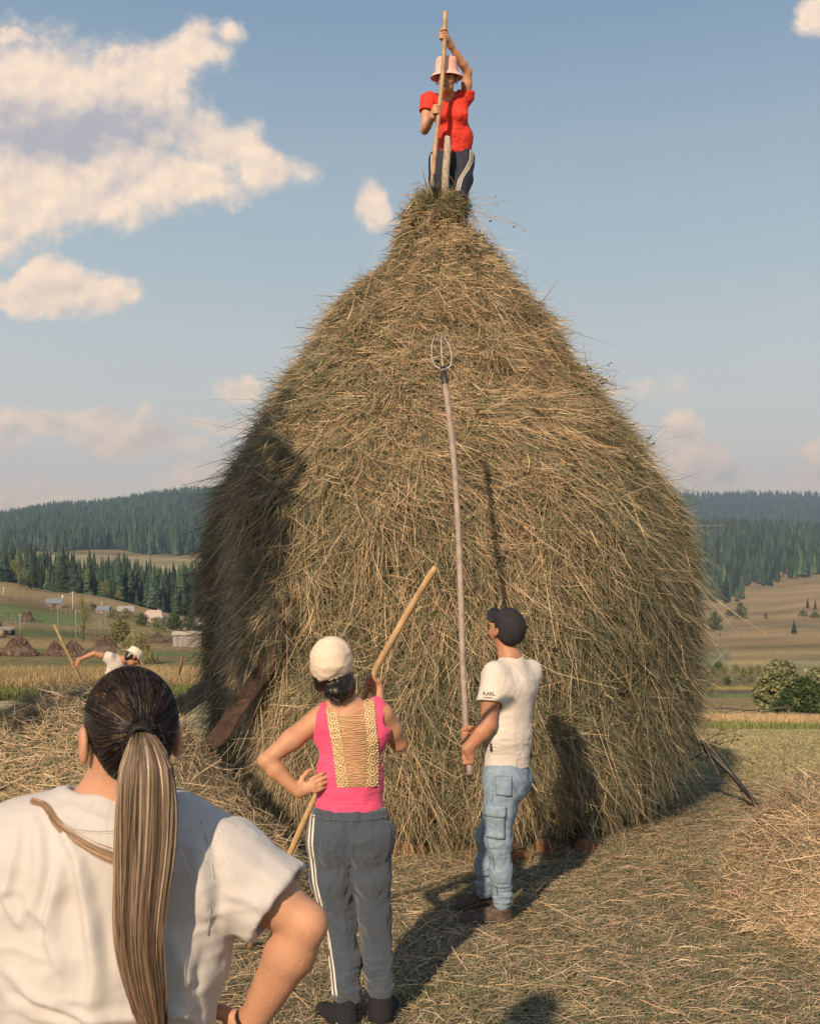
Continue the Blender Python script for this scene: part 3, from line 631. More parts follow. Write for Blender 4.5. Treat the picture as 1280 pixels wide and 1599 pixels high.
GREENISH = np.array([(.20, .19, .12), (.25, .23, .15), (.15, .165, .10), (.31, .275, .19), (.12, .145, .09)])
GOLD = np.array([(.56, .42, .27), (.48, .355, .225), (.66, .51, .34), (.38, .275, .17), (.54, .365, .225)])
def straw_cols(n, gold, k, bright=.04):
    c = np.where((rng.random(n) < gold)[:, None], GOLD[rng.integers(0, 5, n)], GREENISH[rng.integers(0, 5, n)])
    c = c*rng.uniform(.7, 1.25, (n, 1)); b = rng.random(n) < bright; c[b] = np.array((.78, .61, .39))*rng.uniform(.8, 1.1, (b.sum(), 1))
    return np.repeat(c, k, 0)
def hay_on_stack(n, lmin, lmax, wmin, wmax, goldf, lift, spread, bright=.04, zlo=-.05, zhi=None, front=True, seg=4, off=(0, .05), hang=.35, clump=0):
    zhi = zhi or TZ[-1]
    z = rng.uniform(zlo, zhi, int(n*2.2)); rr = np.interp(z, TZ, TR)/2.1; z = z[rng.random(len(z)) < rr**.8+.08][:n]; n = len(z)
    phi = rng.uniform(-1.9, 1.9, n) if front else rng.uniform(1.7, 4.6, n)
    phi = np.where(phi > np.pi, phi-2*np.pi, phi)
    o = rng.uniform(*off, n)
    if clump:
        nc_ = n//clump; ci = rng.integers(0, nc_, n); cr = rng.normal(size=nc_); phi = phi[:nc_][ci]+rng.normal(size=n)*.022; z = z[:nc_][ci]+rng.normal(size=n)*.045; o = o[:nc_][ci]+rng.normal(size=n)*.008; wild_c = rng.random(nc_); ang_c = rng.uniform(-2.4, 2.4, nc_)
    p0, d = stack_pt(phi, z, o)
    tang = np.stack((np.cos(phi), np.sin(phi), phi*0), -1)
    slope = (np.interp(z-.1, TZ, TR)-np.interp(z+.1, TZ, TR))/.2
    down = unit(d*slope[:, None]-np.array((0, 0, 1.)))
    up = np.clip((z-2.6)/2.2, 0, 1)
    # combed flow with wandering direction, wilder higher up
    flow = fbm(np.stack((phi*1.3, z*.7, z*0), -1), 1.0, 51)*.8+fbm(np.stack((phi*5, z*2.6, z*0), -1), 1.0, 52, 3)*1.5
    ang = flow*(.55+.8*up)+rng.normal(size=n)*(spread+.55*up)
    topm = np.clip((z-4.1)/.5, 0, 1); wild = rng.random(n) < .14+.26*up+.45*topm; ang = np.where(wild, rng.uniform(-2.2, 2.2, n), ang)
    if clump:
        upc = up; w_c = wild_c[ci] < .16+.3*upc; ang = np.where(w_c, ang_c[ci], flow*.5+cr[ci]*(.55+.4*upc))+rng.normal(size=n)*.22
    dr = down*np.cos(ang)[:, None]+tang*np.sin(ang)[:, None]
    L_ = rng.uniform(lmin, lmax, n)*rng.uniform(.6, 1.1, n)*(1-.35*up)*(1-.4*topm)
    t = np.linspace(0, 1, seg)[None, :, None]
    lf = np.abs(rng.normal(size=n))*lift
    curl = rng.normal(size=(n, 1, 3))*.20
    pts = p0[:, None]+dr[:, None]*L_[:, None, None]*t+d[:, None]*(lf[:, None, None]*t)+curl*L_[:, None, None]*t*t*1.6
    pts[:, :, 2] -= (L_*hang*rng.random(n))[:, None]*t[:, :, 0]**2*.6
    # keep them on the outside of the body
    zz_ = pts[:, -1, 2]; r_ = np.interp(zz_, TZ, TR)
    # patches of greener and yellower hay, with shade painted into right side and hollow
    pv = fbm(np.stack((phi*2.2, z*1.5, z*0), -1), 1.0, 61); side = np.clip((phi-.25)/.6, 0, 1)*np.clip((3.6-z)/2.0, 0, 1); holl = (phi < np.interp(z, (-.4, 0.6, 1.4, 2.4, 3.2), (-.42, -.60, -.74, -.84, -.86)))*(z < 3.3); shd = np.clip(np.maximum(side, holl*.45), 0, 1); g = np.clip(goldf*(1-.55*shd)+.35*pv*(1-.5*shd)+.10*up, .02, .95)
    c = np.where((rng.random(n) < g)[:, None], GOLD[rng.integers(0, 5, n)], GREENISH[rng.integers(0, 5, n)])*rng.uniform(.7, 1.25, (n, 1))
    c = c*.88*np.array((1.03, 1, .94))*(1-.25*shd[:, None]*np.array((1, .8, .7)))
    b = rng.random(n) < bright; c[b] = np.array((.78, .61, .39))*rng.uniform(.75, 1.1, (b.sum(), 1))
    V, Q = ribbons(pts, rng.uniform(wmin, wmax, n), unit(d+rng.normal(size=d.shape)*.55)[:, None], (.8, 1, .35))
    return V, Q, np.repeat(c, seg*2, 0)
class Acc:
    def __init__(s): s.V = []; s.Q = []; s.C = []; s.n = 0
    def add(s, V, Q, C): s.V.append(V); s.Q.append(Q+s.n); s.C.append(C); s.n += len(V)
    def build(s, name, parent=None, m=None): return mk(name, np.vstack(s.V), np.vstack(s.Q), m or M['straw'], parent, np.vstack(s.C), False)
A = Acc()
V_, Q_, C_ = hay_on_stack(150000, .08, .28, .003, .006, .22, .03, .65, .005, off=(-.04, .01)); A.add(V_, Q_, C_*np.array((.62, .66, .62)))  # inner layer tinted greener and darker, interior shade put into its colour
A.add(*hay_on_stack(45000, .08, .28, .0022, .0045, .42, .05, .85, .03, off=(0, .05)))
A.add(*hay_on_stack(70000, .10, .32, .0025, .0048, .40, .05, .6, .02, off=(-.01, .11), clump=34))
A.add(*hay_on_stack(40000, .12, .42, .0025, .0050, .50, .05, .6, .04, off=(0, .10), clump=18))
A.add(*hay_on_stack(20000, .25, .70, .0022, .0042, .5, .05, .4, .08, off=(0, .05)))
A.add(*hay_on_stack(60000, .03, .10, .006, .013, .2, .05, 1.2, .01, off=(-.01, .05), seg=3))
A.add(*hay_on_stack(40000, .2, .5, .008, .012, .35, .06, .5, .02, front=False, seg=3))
# long fringe hanging at the foot and the left hollow
A.add(*hay_on_stack(14000, .2, .55, .003, .0055, .38, .03, .25, .05, zlo=.25, zhi=1.1, off=(-.02, .05)))
n = 9000; z = rng.uniform(.3, 3.5, n); bd = np.interp(z, (-.4, 0.6, 1.4, 2.4, 3.2, 3.8, 4.4), (-.42, -.60, -.74, -.84, -.86, -.9, -.9)); phi = bd+rng.uniform(-.01, .16, n); p0, d = stack_pt(phi, z, rng.uniform(0, .05, n))
tang = np.stack((np.cos(phi), np.sin(phi), phi*0), -1); dr = unit(np.array((0, 0, -1.))-tang*rng.uniform(-.15, .9, n)[:, None]+rng.normal(size=(n, 3))*.16+d*.1); L_ = rng.uniform(.15, .5, n)[:, None, None]; t4 = np.linspace(0, 1, 4)[None, :, None]
pts = p0[:, None]+dr[:, None]*L_*t4+rng.normal(size=(n, 1, 3))*.08*L_*t4*t4; pts[:, :, 2] -= L_[:, :, 0]*.25*t4[:, :, 0]**2; V, Q = ribbons(pts, rng.uniform(.003, .006, n), unit(d+rng.normal(size=d.shape)*.5)[:, None], (.8, 1, .35)); A.add(V, Q, straw_cols(n, .55, 8, .06))
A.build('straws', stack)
n = 16000; dd = unit(rng.normal(size=(n, 3))); dd[:, 2] = np.abs(dd[:, 2])*.9-.25; tc_ = P(688, 326, 9.28); p0 = tc_+dd*np.array((.19, .17, .15))*(.75+.3*rng.random((n, 1))+.2*fbm(dd*3, 1, 6)[:, None])
dr = unit(np.cross(dd, rng.normal(size=(n, 3)))+dd*.35); L_ = rng.uniform(.06, .24, n)[:, None, None]; t4 = np.linspace(-.5, .5, 4)[None, :, None]; pts = p0[:, None]+dr[:, None]*L_*t4+rng.normal(size=(n, 1, 3))*.35*L_*t4*t4
V, Q = ribbons(pts, rng.uniform(.003, .006, n), unit(dd+rng.normal(size=dd.shape)*.5)[:, None], (.8, 1, .4)); gf = np.clip(.45+.5*fbm(dd*2.2, 1, 9), .05, .9); c = np.where((rng.random(n) < gf)[:, None], GOLD[rng.integers(0, 5, n)]*.85, np.array((.10, .12, .055)))*rng.uniform(.7, 1.2, (n, 1)); mk('top_tuft', V, Q, M['straw'], stack, np.repeat(c, 8, 0), False)
# dried leaves and a few coarse stems caught in the hay
n = 900; phi = rng.uniform(-1.5, 1.5, n); z = rng.uniform(.2, 4.6, n); p0, d = stack_pt(phi, z, rng.uniform(.02, .08, n))
a = unit(np.cross(d, rng.normal(size=d.shape))); b_ = unit(np.cross(d, a)+d*.4*rng.normal(size=(n, 1))); s_ = rng.uniform(.008, .022, (n, 1)); big = rng.random(n) < .03; s_[big] *= 2.2
V = np.stack((p0-a*s_*1.7, p0+b_*s_*.7, p0+a*s_*1.7, p0-b_*s_*.7), 1).reshape(-1, 3); c = np.where((rng.random(n) < .6)[:, None], np.array((.06, .10, .035)), np.array((.28, .26, .13)))*rng.uniform(.7, 1.3, (n, 1))
mk('dried_leaves', V, np.arange(n*4).reshape(n, 4), M['leaf'], stack, np.repeat(c, 4, 0), False)
for (x0, y0, x1, y1, x2, y2) in [(955,735,975,785,1020,828),(972,780,970,820,985,862),(800,712,803,725,801,742),(1000,1180,1060,1150,1100,1120),(880,830,905,870,925,930)]:
    q = []
    for (x, y) in ((x0, y0), (x1, y1), (x2, y2)):
        z = HC-(y-HY)*7.75/FP; ph_ = math.asin(max(-1, min(1, ((x-640)*7.9/FP-np.interp(z, TZ, TX))/np.interp(z, TZ, TR)))); pp, dd = stack_pt(np.array(ph_), np.array(z), .12); q.append(pp)
    m = MB(); m.tube(q, [.006, .005, .003], 5, (.62, .46, .26)); m.build('coarse_stem', M['straw'], stack)

# ---- generic loose hay over a height field
def hay_pile(name, label, fn, xr, yr, n, cat=None, L=(.12, .42), w=(.003, .006), gold=.5, kind=None, mask=None, wild=.35, parent=None, group=None, zo=.05):
    X = rng.uniform(*xr, n*3); Y = rng.uniform(*yr, n*3)
    k = mask(X, Y) if mask is not None else np.ones(len(X), bool)
    X = X[k][:n]; Y = Y[k][:n]; n = len(X); z = fn(X, Y); e_ = .03
    gx = (fn(X+e_, Y)-z)/e_; gy = (fn(X, Y+e_)-z)/e_; nn = unit(np.stack((-gx, -gy, np.ones(n)), -1))
    fl = fbm(np.stack((X*.8, Y*.8, X*0), -1), 1, 71)*3.0; a = fl+rng.normal(size=n)*.9
    d = np.stack((np.cos(a), np.sin(a), np.zeros(n)), -1); d = unit(d-nn*(d*nn).sum(-1, keepdims=True)+nn*rng.normal(size=(n, 1))*wild*.5)
    L_ = rng.uniform(*L, n)[:, None, None]; t = np.linspace(-.5, .5, 4)[None, :, None]
    p0 = np.stack((X, Y, z+rng.uniform(-.01, zo, n)), -1)
    pts = p0[:, None]+d[:, None]*L_*t+rng.normal(size=(n, 1, 3))*.3*L_*(t*t)+nn[:, None]*.03*(1-4*t*t)
    V, Q = ribbons(pts, rng.uniform(*w, n), unit(nn+rng.normal(size=nn.shape)*.5)[:, None], (.7, 1, .4))
    return V, Q, straw_cols(n, gold, 8)
def pile_mesh(name, fn, xr, yr, res, parent, mask=None, c1=(.12, .10, .05), c2=(.24, .19, .10)):
    xs = np.arange(xr[0], xr[1], res); ys = np.arange(yr[0], yr[1], res); X, Y = np.meshgrid(xs, ys); Z = fn(X, Y); V = np.stack((X, Y, Z), -1).reshape(-1, 3)
    nx = len(xs); i = (np.arange(len(ys)-1)[:, None]*nx+np.arange(nx-1)[None]).ravel(); Q = np.stack((i, i+1, i+nx+1, i+nx), 1)
    if mask is not None: mk_ = mask(X, Y).ravel(); Q = Q[mk_[Q].all(1)]
    f = np.clip(.5+.6*fbm(V, 5, 41), 0, 1)[:, None]
    return mk(name, V, Q, M['straw'], parent, np.array(c1)*(1-f)+np.array(c2)*f)
def heap(label, cx, cy, rx, ry, h, n, seed, gold=.5, xr=None, rot=0):
    def fn(X, Y):
        x = (X-cx)*math.cos(rot)+(Y-cy)*math.sin(rot); y = -(X-cx)*math.sin(rot)+(Y-cy)*math.cos(rot)
        p = np.stack((X, Y, X*0), -1); r = np.sqrt((x/rx)**2+(y/ry)**2)*(1+.22*fbm(p, 1.1, seed+1, 3)); u = np.clip(1-r, 0, 1); base = ground(X, Y)
        return base-.04+h*np.clip(u*1.9, 0, 1)**.75*(1+.22*fbm(p, 1.6, seed, 4))*np.where(u > 0, 1, 0)+fbm(p, 5, seed+3, 3)*.05*np.clip(u*4, 0, 1)
    inside = lambda X, Y: fn(X, Y) > ground(X, Y)+.005
    ext = max(rx, ry)*1.25
    e = empty('hay_heap', (cx, cy, float(ground(cx, cy))), label, 'hay heap')
    xr = (cx-ext, cx+ext); yr = (cy-ext, cy+ext)
    pile_mesh('hay_body', fn, xr, yr, .05, e, lambda X, Y: fn(X, Y) > ground(X, Y)-.035)
    a = Acc(); a.add(*hay_pile('', '', fn, xr, yr, n, gold=gold, mask=inside, wild=.6, L=(.08, .32), w=(.0025, .005))); a.add(*hay_pile('', '', fn, xr, yr, n//8, gold=.65, mask=inside, wild=.9, L=(.2, .5), w=(.002, .004)))
    a.build('straws', e); return fn, inside
heap("long loose hay heap at left, behind the ponytailed woman", -2.25, 6.6, 1.50, .85, 1.02, 46000, 101, .55)
heap("tall loose hay heap at the lower right edge", 2.56, 6.30, .82, .88, .62, 58000, 131, .7, rot=.3)
heap('low spread of hay against the dark left foot of the giant stack', -1.25, 7.55, .9, .6, .32, 16000, 151, .35)

# ---- litter of hay trodden on the ground round the stack
dist = lambda X, Y: np.hypot(X-TX[3], Y-CY)
def lit_fn(X, Y): p = np.stack((X, Y, X*0), -1); return ground(X, Y)+.002+.03*np.maximum(-.4, fbm(p, 1.6, 77, 4))
a = Acc()
def lm(X, Y):
    k = np.abs(X) < .40*Y+.5
    return k & (dist(X, Y) > 1.6) & (rng.random(len(X)) < np.clip(1.25-(Y-6)/6+.5*fbm(np.stack((X, Y, X*0), -1), .9, 5), .03, 1))
a.add(*hay_pile('', '', lit_fn, (-3.2, 4.2), (3.9, 11), 160000, gold=.40, mask=lm, L=(.05, .24), w=(.002, .0042), wild=.25, zo=.02))
a.add(*hay_pile('', '', lit_fn, (-3.2, 4.2), (3.9, 9), 9000, gold=.7, mask=lm, L=(.15, .45), w=(.0025, .0045), wild=.5, zo=.02))
a.add(*hay_pile('', '', lambda X, Y: ground(X, Y)+.01, (-6, 8), (-3, 3.9), 20000, gold=.5, L=(.2, .5), w=(.005, .01), wild=.3))
tag(a.build('loose_hay'), 'straw-coloured mown hay lying loose over the ground round the stack', 'hay', kind='stuff')
m_ = pile_mesh('trodden_hay', lambda X, Y: lit_fn(X, Y)-.012, (-5, 6), (2.2, 12), .07, None, lambda X, Y: (np.hypot(X-.2, (Y-6)*.8) < 4.6+.8*vnoise(np.stack((X, Y, X*0), -1), 1.2, 9)), (.065, .072, .034), (.14, .12, .062))
tag(m_, 'matted layer of trodden hay on the ground in front of the stack', 'hay', kind='stuff')

# ---- meadow grass
def blades(n, xf, yr, h, w, c1, c2, seed, mask=None, lean=.25, dens=1.0):
    r_ = np.random.default_rng(seed); Y = np.exp(r_.uniform(math.log(yr[0]), math.log(yr[1]), n)) if dens == 1 else r_.uniform(*yr, n)
    px = r_.uniform(*xf, n); X = (px-640)*Y/FP
    if mask is not None: k = mask(X, Y); X, Y = X[k], Y[k]; n = len(X)
    z = ground(X, Y); H = h*r_.uniform(.5, 1.2, n)*np.ones(n); a = r_.uniform(0, 6.28, n); d = np.stack((np.cos(a), np.sin(a), np.zeros(n)), -1)*lean
    p0 = np.stack((X, Y, z-.01), -1); upv = np.array((0, 0, 1.)); bend = r_.uniform(.3, 1.6, n)[:, None]
    pts = np.stack((p0, p0+upv*H[:, None]*.55+d*H[:, None]*.3*bend, p0+upv*H[:, None]*(1-.25*bend)+d*H[:, None]*bend), 1)
    V, Q = ribbons(pts, w*r_.uniform(.6, 1.3, n), None, (1, .8, .2))
    pt = fbm(np.stack((X*.25, Y*.12, X*0), -1), 1, 12)[:, None]; f = np.clip(r_.random((n, 1))+.5*pt, 0, 1); c = (np.array(c1)*(1-f)+np.array(c2)*f)*r_.uniform(.8, 1.2, (n, 1))
    return V, Q, np.repeat(c, 6, 0)
near = lambda X, Y: (dist(X, Y) > 2.2)
a = Acc()
a.add(*blades(60000, (-150, 420), (7.5, 24), .055, .012, (.22, .21, .10), (.48, .40, .24), 1, near, .9))
a.add(*blades(70000, (1000, 1450), (7.5, 26), .055, .012, (.22, .21, .10), (.48, .40, .24), 2, near, .9))
a.add(*blades(12000, (560, 1400), (3.9, 8), .07, .006, (.07, .11, .03), (.2, .22, .08), 3, near, .7))
tag(a.build('mown_grass', m=M['grass']), 'short mown meadow grass beyond and beside the haystack', 'grass', kind='stuff')
a = Acc()
gm = lambda X, Y: fbm(np.stack((X*.6, Y*.5, X*0), -1), 1, 33) > -.25
a.add(*blades(42000, (-250, 700), (46, 62), .85, .035, (.26, .19, .09), (.46, .35, .19), 4, None, .25, 0))
a.add(*blades(30000, (-250, 700), (40, 46.5), .45, .035, (.09, .12, .04), (.22, .22, .08), 5, gm, .4, 0))
a.add(*blades(36000, (950, 1600), (32, 41), .34, .02, (.34, .24, .12), (.52, .38, .21), 6, None, .25, 0))
a.add(*blades(9000, (950, 1600), (27, 32), .22, .02, (.12, .16, .05), (.26, .26, .10), 7, gm, .4, 0))
tag(a.build('tall_grass', m=M['grass']), 'uncut straw-coloured tall grass at the far edge of the mown meadow', 'grass', kind='stuff')
# dark dock stalk standing in the tall grass and one at the stack edge
for (x, yb, yt, Y, lab) in [(286,1038,1018,30,'brown seed stalk standing in the tall grass beside the left silhouette')]:
    q0 = P(x-6, yb+16, Y); q1 = P(x, yt, Y); m = MB(); m.tube([q0, (q0+q1)/2, q1], [.02, .06, .015], 6, (.16, .09, .05)); tag(m.build('seed_stalk', M['painted']), lab, 'plant')
# weeds on the right flank by the prop pole
def weeds(label, base, n, h, seed, dirn=(0, 0, 1), spread=.5, leafs=6, tk=1.0, sc_=(.10, .07, .045)):
    r_ = np.random.default_rng(seed); m = MB(); lv = []
    for k in range(n):
        d = unit(np.array(dirn)+r_.normal(size=3)*spread); L_ = h*r_.uniform(.5, 1); q = [np.array(base)+r_.normal(size=3)*.05]
        for s in range(4): d = unit(d+r_.normal(size=3)*.25+(0, 0, -.06)); q.append(q[-1]+d*L_/4)
        m.tube(q, np.linspace(.004, .0015, 5)*tk, 4, sc_)
        for s in range(leafs): c = q[r_.integers(1, 5)]+r_.normal(size=3)*.02; a_ = unit(r_.normal(size=3)); b_ = unit(np.cross(a_, r_.normal(size=3))); w_ = r_.uniform(.006, .02); m.add([c-a_*w_*1.5, c+b_*w_*.6, c+a_*w_*1.5, c-b_*w_*.6], [(0, 1, 2, 3)], None, (.07, .09, .035))
    return m.build
tag(weeds('', P(1075, 1175, 9.3), 14, .75, 3, (.8, -.1, .15), .35)('weed', M['leaf']), 'dry leafy weed stems sticking out right of the stack above the prop pole', 'plant')
tag(weeds('', P(918, 590, 9.4), 16, .22, 5, (.6, 0, .5), .6, 4, .6)('weed', M['leaf']), 'dark wispy weed stalks on the upper right slope of the stack', 'plant')
tag(weeds('', P(985, 705, 9.4), 22, .26, 6, (.7, 0, .5), .6, 5, .6)('weed', M['leaf']), 'dark leafy weed tuft halfway down the right slope of the stack', 'plant')
tag(weeds('', P(725, 330, 9.3), 34, .62, 8, (.75, -.1, -.35), .55, 1, .7, (.45, .33, .22))('weed', M['straw']), 'thin dry stems trailing off the right shoulder of the stack top', 'plant')

# ---- props, logs
def plank(name, a_, b_, w_, t_, m, label, cat, tip=None, seg=12):
    a_, b_ = np.array(a_), np.array(b_); d = unit(b_-a_); s = unit(np.cross(d, (0, 1, 0))); u = np.cross(s, d); L_ = np.linalg.norm(b_-a_)
    V = []; r_ = np.random.default_rng(int(w_*1000))
    for k in range(seg+1):
        c = a_+(b_-a_)*k/seg+s*r_.normal()*.006; ww = w_*(1+.06*r_.normal())/2; tt = t_/2
        for (x, y) in ((-1, -.8), (-.85, -1), (.85, -1), (1, -.8), (1, .8), (.85, 1), (-.85, 1), (-1, .8)): V.append(c+s*x*ww+u*y*tt)
    Q = [(k*8+j, k*8+(j+1) % 8, k*8+8+(j+1) % 8, k*8+8+j) for k in range(seg) for j in range(8)]+[(3, 2, 1, 0), (7, 6, 5, 4), (7, 4, 3, 0)]
    e_ = seg*8; Q += [(e_, e_+1, e_+2, e_+3), (e_+4, e_+5, e_+6, e_+7), (e_, e_+3, e_+4, e_+7)]
    return tag(mk(name, V, np.array(Q), m, None, None, False), label, cat)
plank('prop_plank', P(226, 1304, 7.30), P(462, 980, 7.42), .115, .05, M['darkwood'], 'dark red-brown plank leaning on the left side of the giant stack', 'plank')
plank('prop_plank', P(262, 1122, 9.6), P(350, 1050, 9.2), .15, .05, M['oldwood'], 'grey plank behind the dark one, reaching out of the left silhouette', 'plank')
m = MB(); m.tube([P(1192, 1271, 9.0), P(1140, 1207, 9.1), P(1060, 1130, 9.3)], [.02, .022, .024], 8, (.05, .04, .035)); tag(m.build('prop_pole', M['iron']), 'thin dark pole propping the right side of the giant stack', 'pole')
def log(px, py, Y, r, L_, label, ang=0.0, c=(.55, .27, .12)):
    b = P(px, py, Y); b[2] = float(ground(b[0], b[1]))+r*.8; d = np.array((math.sin(ang), math.cos(ang), 0)); e = empty('log', b-(0, 0, r*.8), label, 'log', None)
    V, Q, T = tube([b, b+d*L_*.5, b+d*L_], [r, r*1.03, r], 14, False); V += vnoise(V, 18, 4)[:, None]*.008; mk('bark', V, Q, M['bark'], e)
    a = np.linspace(0, 2*np.pi, 14, endpoint=False); s = np.array((d[1], -d[0], 0)); rings = []
    q = [b-d*.004]; 
    for rr in (.5, .97): q += [b-d*.004+rr*r*(math.cos(t)*s+math.sin(t)*np.array((0, 0, 1)))*(1+.06*math.sin(3*t)) for t in a]
    T = [(0, 1+(k+1) % 14, 1+k) for k in range(14)]; Q = [(1+k, 1+(k+1) % 14, 15+(k+1) % 14, 15+k) for k in range(14)]
    mk('cut_face', q, [np.array(Q), np.array(T)], M['cut'], e, None, False)
M['cut'] = mat('cut', (.27, .13, .065), .8, var=.6, vscale=14)
log(630, 1340, 7.55, .075, .8, 'orange-brown cut log under the stack between the two pitchers', .2)
log(814, 1356, 7.38, .065, .7, 'pale cut log end at the stack foot just right of the man', -.1)
log(852, 1340, 7.66, .075, .8, 'reddish log deeper under the stack right of the man', .1)
log(912, 1342, 7.68, .07, .8, 'rightmost dim log under the stack foot', .15)
log(655, 1344, 7.6, .05, .6, 'small log beside the orange-brown one under the stack', -.2)
n_ = MB(); n_.tube([P(905, 1345, 7.75), P(1045, 1336, 8.0)], [.045, .04], 8, (.03, .025, .02)); tag(n_.build('log', M['bark']), 'long dark pole lying along the right foot of the stack', 'log')

# unseen tree, added so its shade falls on the left flank of the stack
tree('broadleaf_tree', (-3.42, 4.0, 0), 6.15, 2.0, 'slender leafy tree added out of view at left to shade the stack flank', 'tree', 'tall', (.05, .08, .02), (.13, .17, .05), 9500, None, 5, leaf=.075, trunk=.47)
# ================================================================ sculpting: smooth unions of tapered shapes, meshed with surface nets
def frame(fwd, up=(0, 0, 1)):
    f = unit(np.array(fwd, float)); r = unit(np.cross(f, up)); u = np.cross(r, f); return np.array((r, f, u))      # rows: right, forward, up
class Sculpt:
    def __init__(s, res=.005): s.res = res; s.ops = []; s.disp = []; s.cuts = []
    def cone(s, a, b, ra, rb, k=.02, wide=None, ratio=1.0, sub=False, flat=False):
        a, b = np.array(a, float), np.array(b, float); m = max(ra, rb)*max(1, ratio)
        s.ops.append(('cone', np.minimum(a, b)-m, np.maximum(a, b)+m, k, sub, (a, b, ra, rb, None if wide is None else unit(np.array(wide, float)), ratio, flat))); return s
    def chain(s, pts, rad, k=.015, **kw):
        for i in range(len(pts)-1): s.cone(pts[i], pts[i+1], rad[i], rad[i+1], k if i == 0 else min(k, rad[i]*.6), **kw)
        return s
    def ell(s, c, r, F=None, k=.02, sub=False):
        c = np.array(c, float); r = np.array(r, float); m = r.max(); s.ops.append(('ell', c-m, c+m, k, sub, (c, r, np.eye(3) if F is None else F))); return s
    def cut(s, p, n, only=None): s.cuts.append((np.array(p, float), unit(np.array(n, float)), only)); return s
    @staticmethod
    def dist(kind, a, X):
        if kind == 'ell':
            c, r, F = a; q = (X-c)@F.T.astype(np.float32); k0 = np.linalg.norm(q/r, axis=-1); k1 = np.linalg.norm(q/(r*r), axis=-1); return k0*(k0-1)/np.maximum(k1, 1e-6)
        A, B, ra, rb, w, ratio, flat = a; d = B-A; L2 = d@d; q = X-A
        t = (q@d)/max(L2, 1e-9); tc = np.clip(t, 0, 1); v = q-tc[..., None]*d
        if w is not None:
            w = unit(w-d*(w@d)/max(L2, 1e-9)); cw = v@w; v = v-(cw*(1-1/ratio))[..., None]*w
        rad = ra+(rb-ra)*tc; h = np.linalg.norm(v, axis=-1)-rad
        if flat: L = math.sqrt(L2); h = np.maximum(h, np.maximum(-t*L, (t-1)*L))
        return h
    def field(s, X0, shape):
        res = s.res; f = np.full(shape, .08, np.float32)
        for kind, lo, hi, k, sub, a in s.ops:
            m = 1.6*k+2*res; i0 = np.maximum(np.floor((lo-m-X0)/res).astype(int), 0); i1 = np.minimum(np.ceil((hi+m-X0)/res).astype(int)+1, shape)
            if (i1 <= i0).any(): continue
            ax = [X0[j]+res*np.arange(i0[j], i1[j], dtype=np.float32) for j in range(3)]
            X = np.stack(np.meshgrid(*ax, indexing='ij'), -1).astype(np.float32); d = s.dist(kind, a, X).astype(np.float32); sl = tuple(slice(i0[j], i1[j]) for j in range(3)); g = f[sl]
            if sub: d = -d; h = np.maximum(k-np.abs(g-d), 0)/k; f[sl] = np.maximum(g, d)+h*h*k/4
            else: h = np.maximum(k-np.abs(g-d), 0)/k; f[sl] = np.minimum(g, d)-h*h*k/4
        return f
    def build(s, name, m, parent=None, smooth_it=1, col=None, post=None):
        lo = np.min([o[1] for o in s.ops if not o[4]], 0)-.03; hi = np.max([o[2] for o in s.ops if not o[4]], 0)+.03; res = s.res
        shape = np.ceil((hi-lo)/res).astype(int)+1; f = s.field(lo, shape)
        for p, n, only in s.cuts:
            ax = [lo[j]+res*np.arange(shape[j], dtype=np.float32) for j in range(3)]
            D = (ax[0]-p[0])[:, None, None]*n[0]+(ax[1]-p[1])[None, :, None]*n[1]+(ax[2]-p[2])[None, None, :]*n[2]
            if only is not None: D = np.where((np.abs(ax[0]-p[0])[:, None, None] < only)&(np.abs(ax[1]-p[1])[None, :, None] < only)&(np.abs(ax[2]-p[2])[None, None, :] < only), D, -1)
            f = np.maximum(f, D)
        ins = f < 0; c = ins[:-1, :-1, :-1].astype(np.int8)
        S = sum(ins[dx:shape[0]-1+dx, dy:shape[1]-1+dy, dz:shape[2]-1+dz].astype(np.int8) for dx in (0, 1) for dy in (0, 1) for dz in (0, 1))
        act = (S > 0) & (S < 8); idx = np.argwhere(act); imap = np.full(act.shape, -1, np.int64); imap[act] = np.arange(len(idx))
        cor = np.array([(x, y, z) for x in (0, 1) for y in (0, 1) for z in (0, 1)]); val = np.stack([f[tuple((idx+q).T)] for q in cor], 1)
        pos = np.zeros((len(idx), 3)); cnt = np.zeros(len(idx))
        for i_ in range(8):
            for j_ in range(i_+1, 8):
                if np.abs(cor[i_]-cor[j_]).sum() != 1: continue
                a, b = val[:, i_], val[:, j_]; k = (a < 0) != (b < 0); t = np.where(k, a/np.where(k, a-b, 1), 0)
                pos[k] += (cor[i_]+t[:, None]*(cor[j_]-cor[i_]))[k]; cnt[k] += 1
        V = (idx+pos/cnt[:, None])*res+lo
        Q = []
        for ax_ in range(3):
            o1, o2 = [(1, 2), (2, 0), (0, 1)][ax_]
            sl0 = [slice(None)]*3; sl1 = [slice(None)]*3; sl0[ax_] = slice(0, -1); sl1[ax_] = slice(1, None)
            A_, B_ = ins[tuple(sl0)], ins[tuple(sl1)]; e = np.argwhere(A_ != B_); e = e[(e[:, o1] > 0) & (e[:, o2] > 0) & (e[:, o1] < shape[o1]-1) & (e[:, o2] < shape[o2]-1)]
            d1 = np.zeros(3, int); d1[o1] = 1; d2 = np.zeros(3, int); d2[o2] = 1
            g = lambda q: imap[tuple(q.T)]
            q = np.stack((g(e-d1-d2), g(e-d2), g(e), g(e-d1)), 1); fl = ~A_[tuple(e.T)]; q[fl] = q[fl][:, ::-1]; Q.append(q)
        Q = np.vstack(Q); Q = Q[(Q >= 0).all(1)]
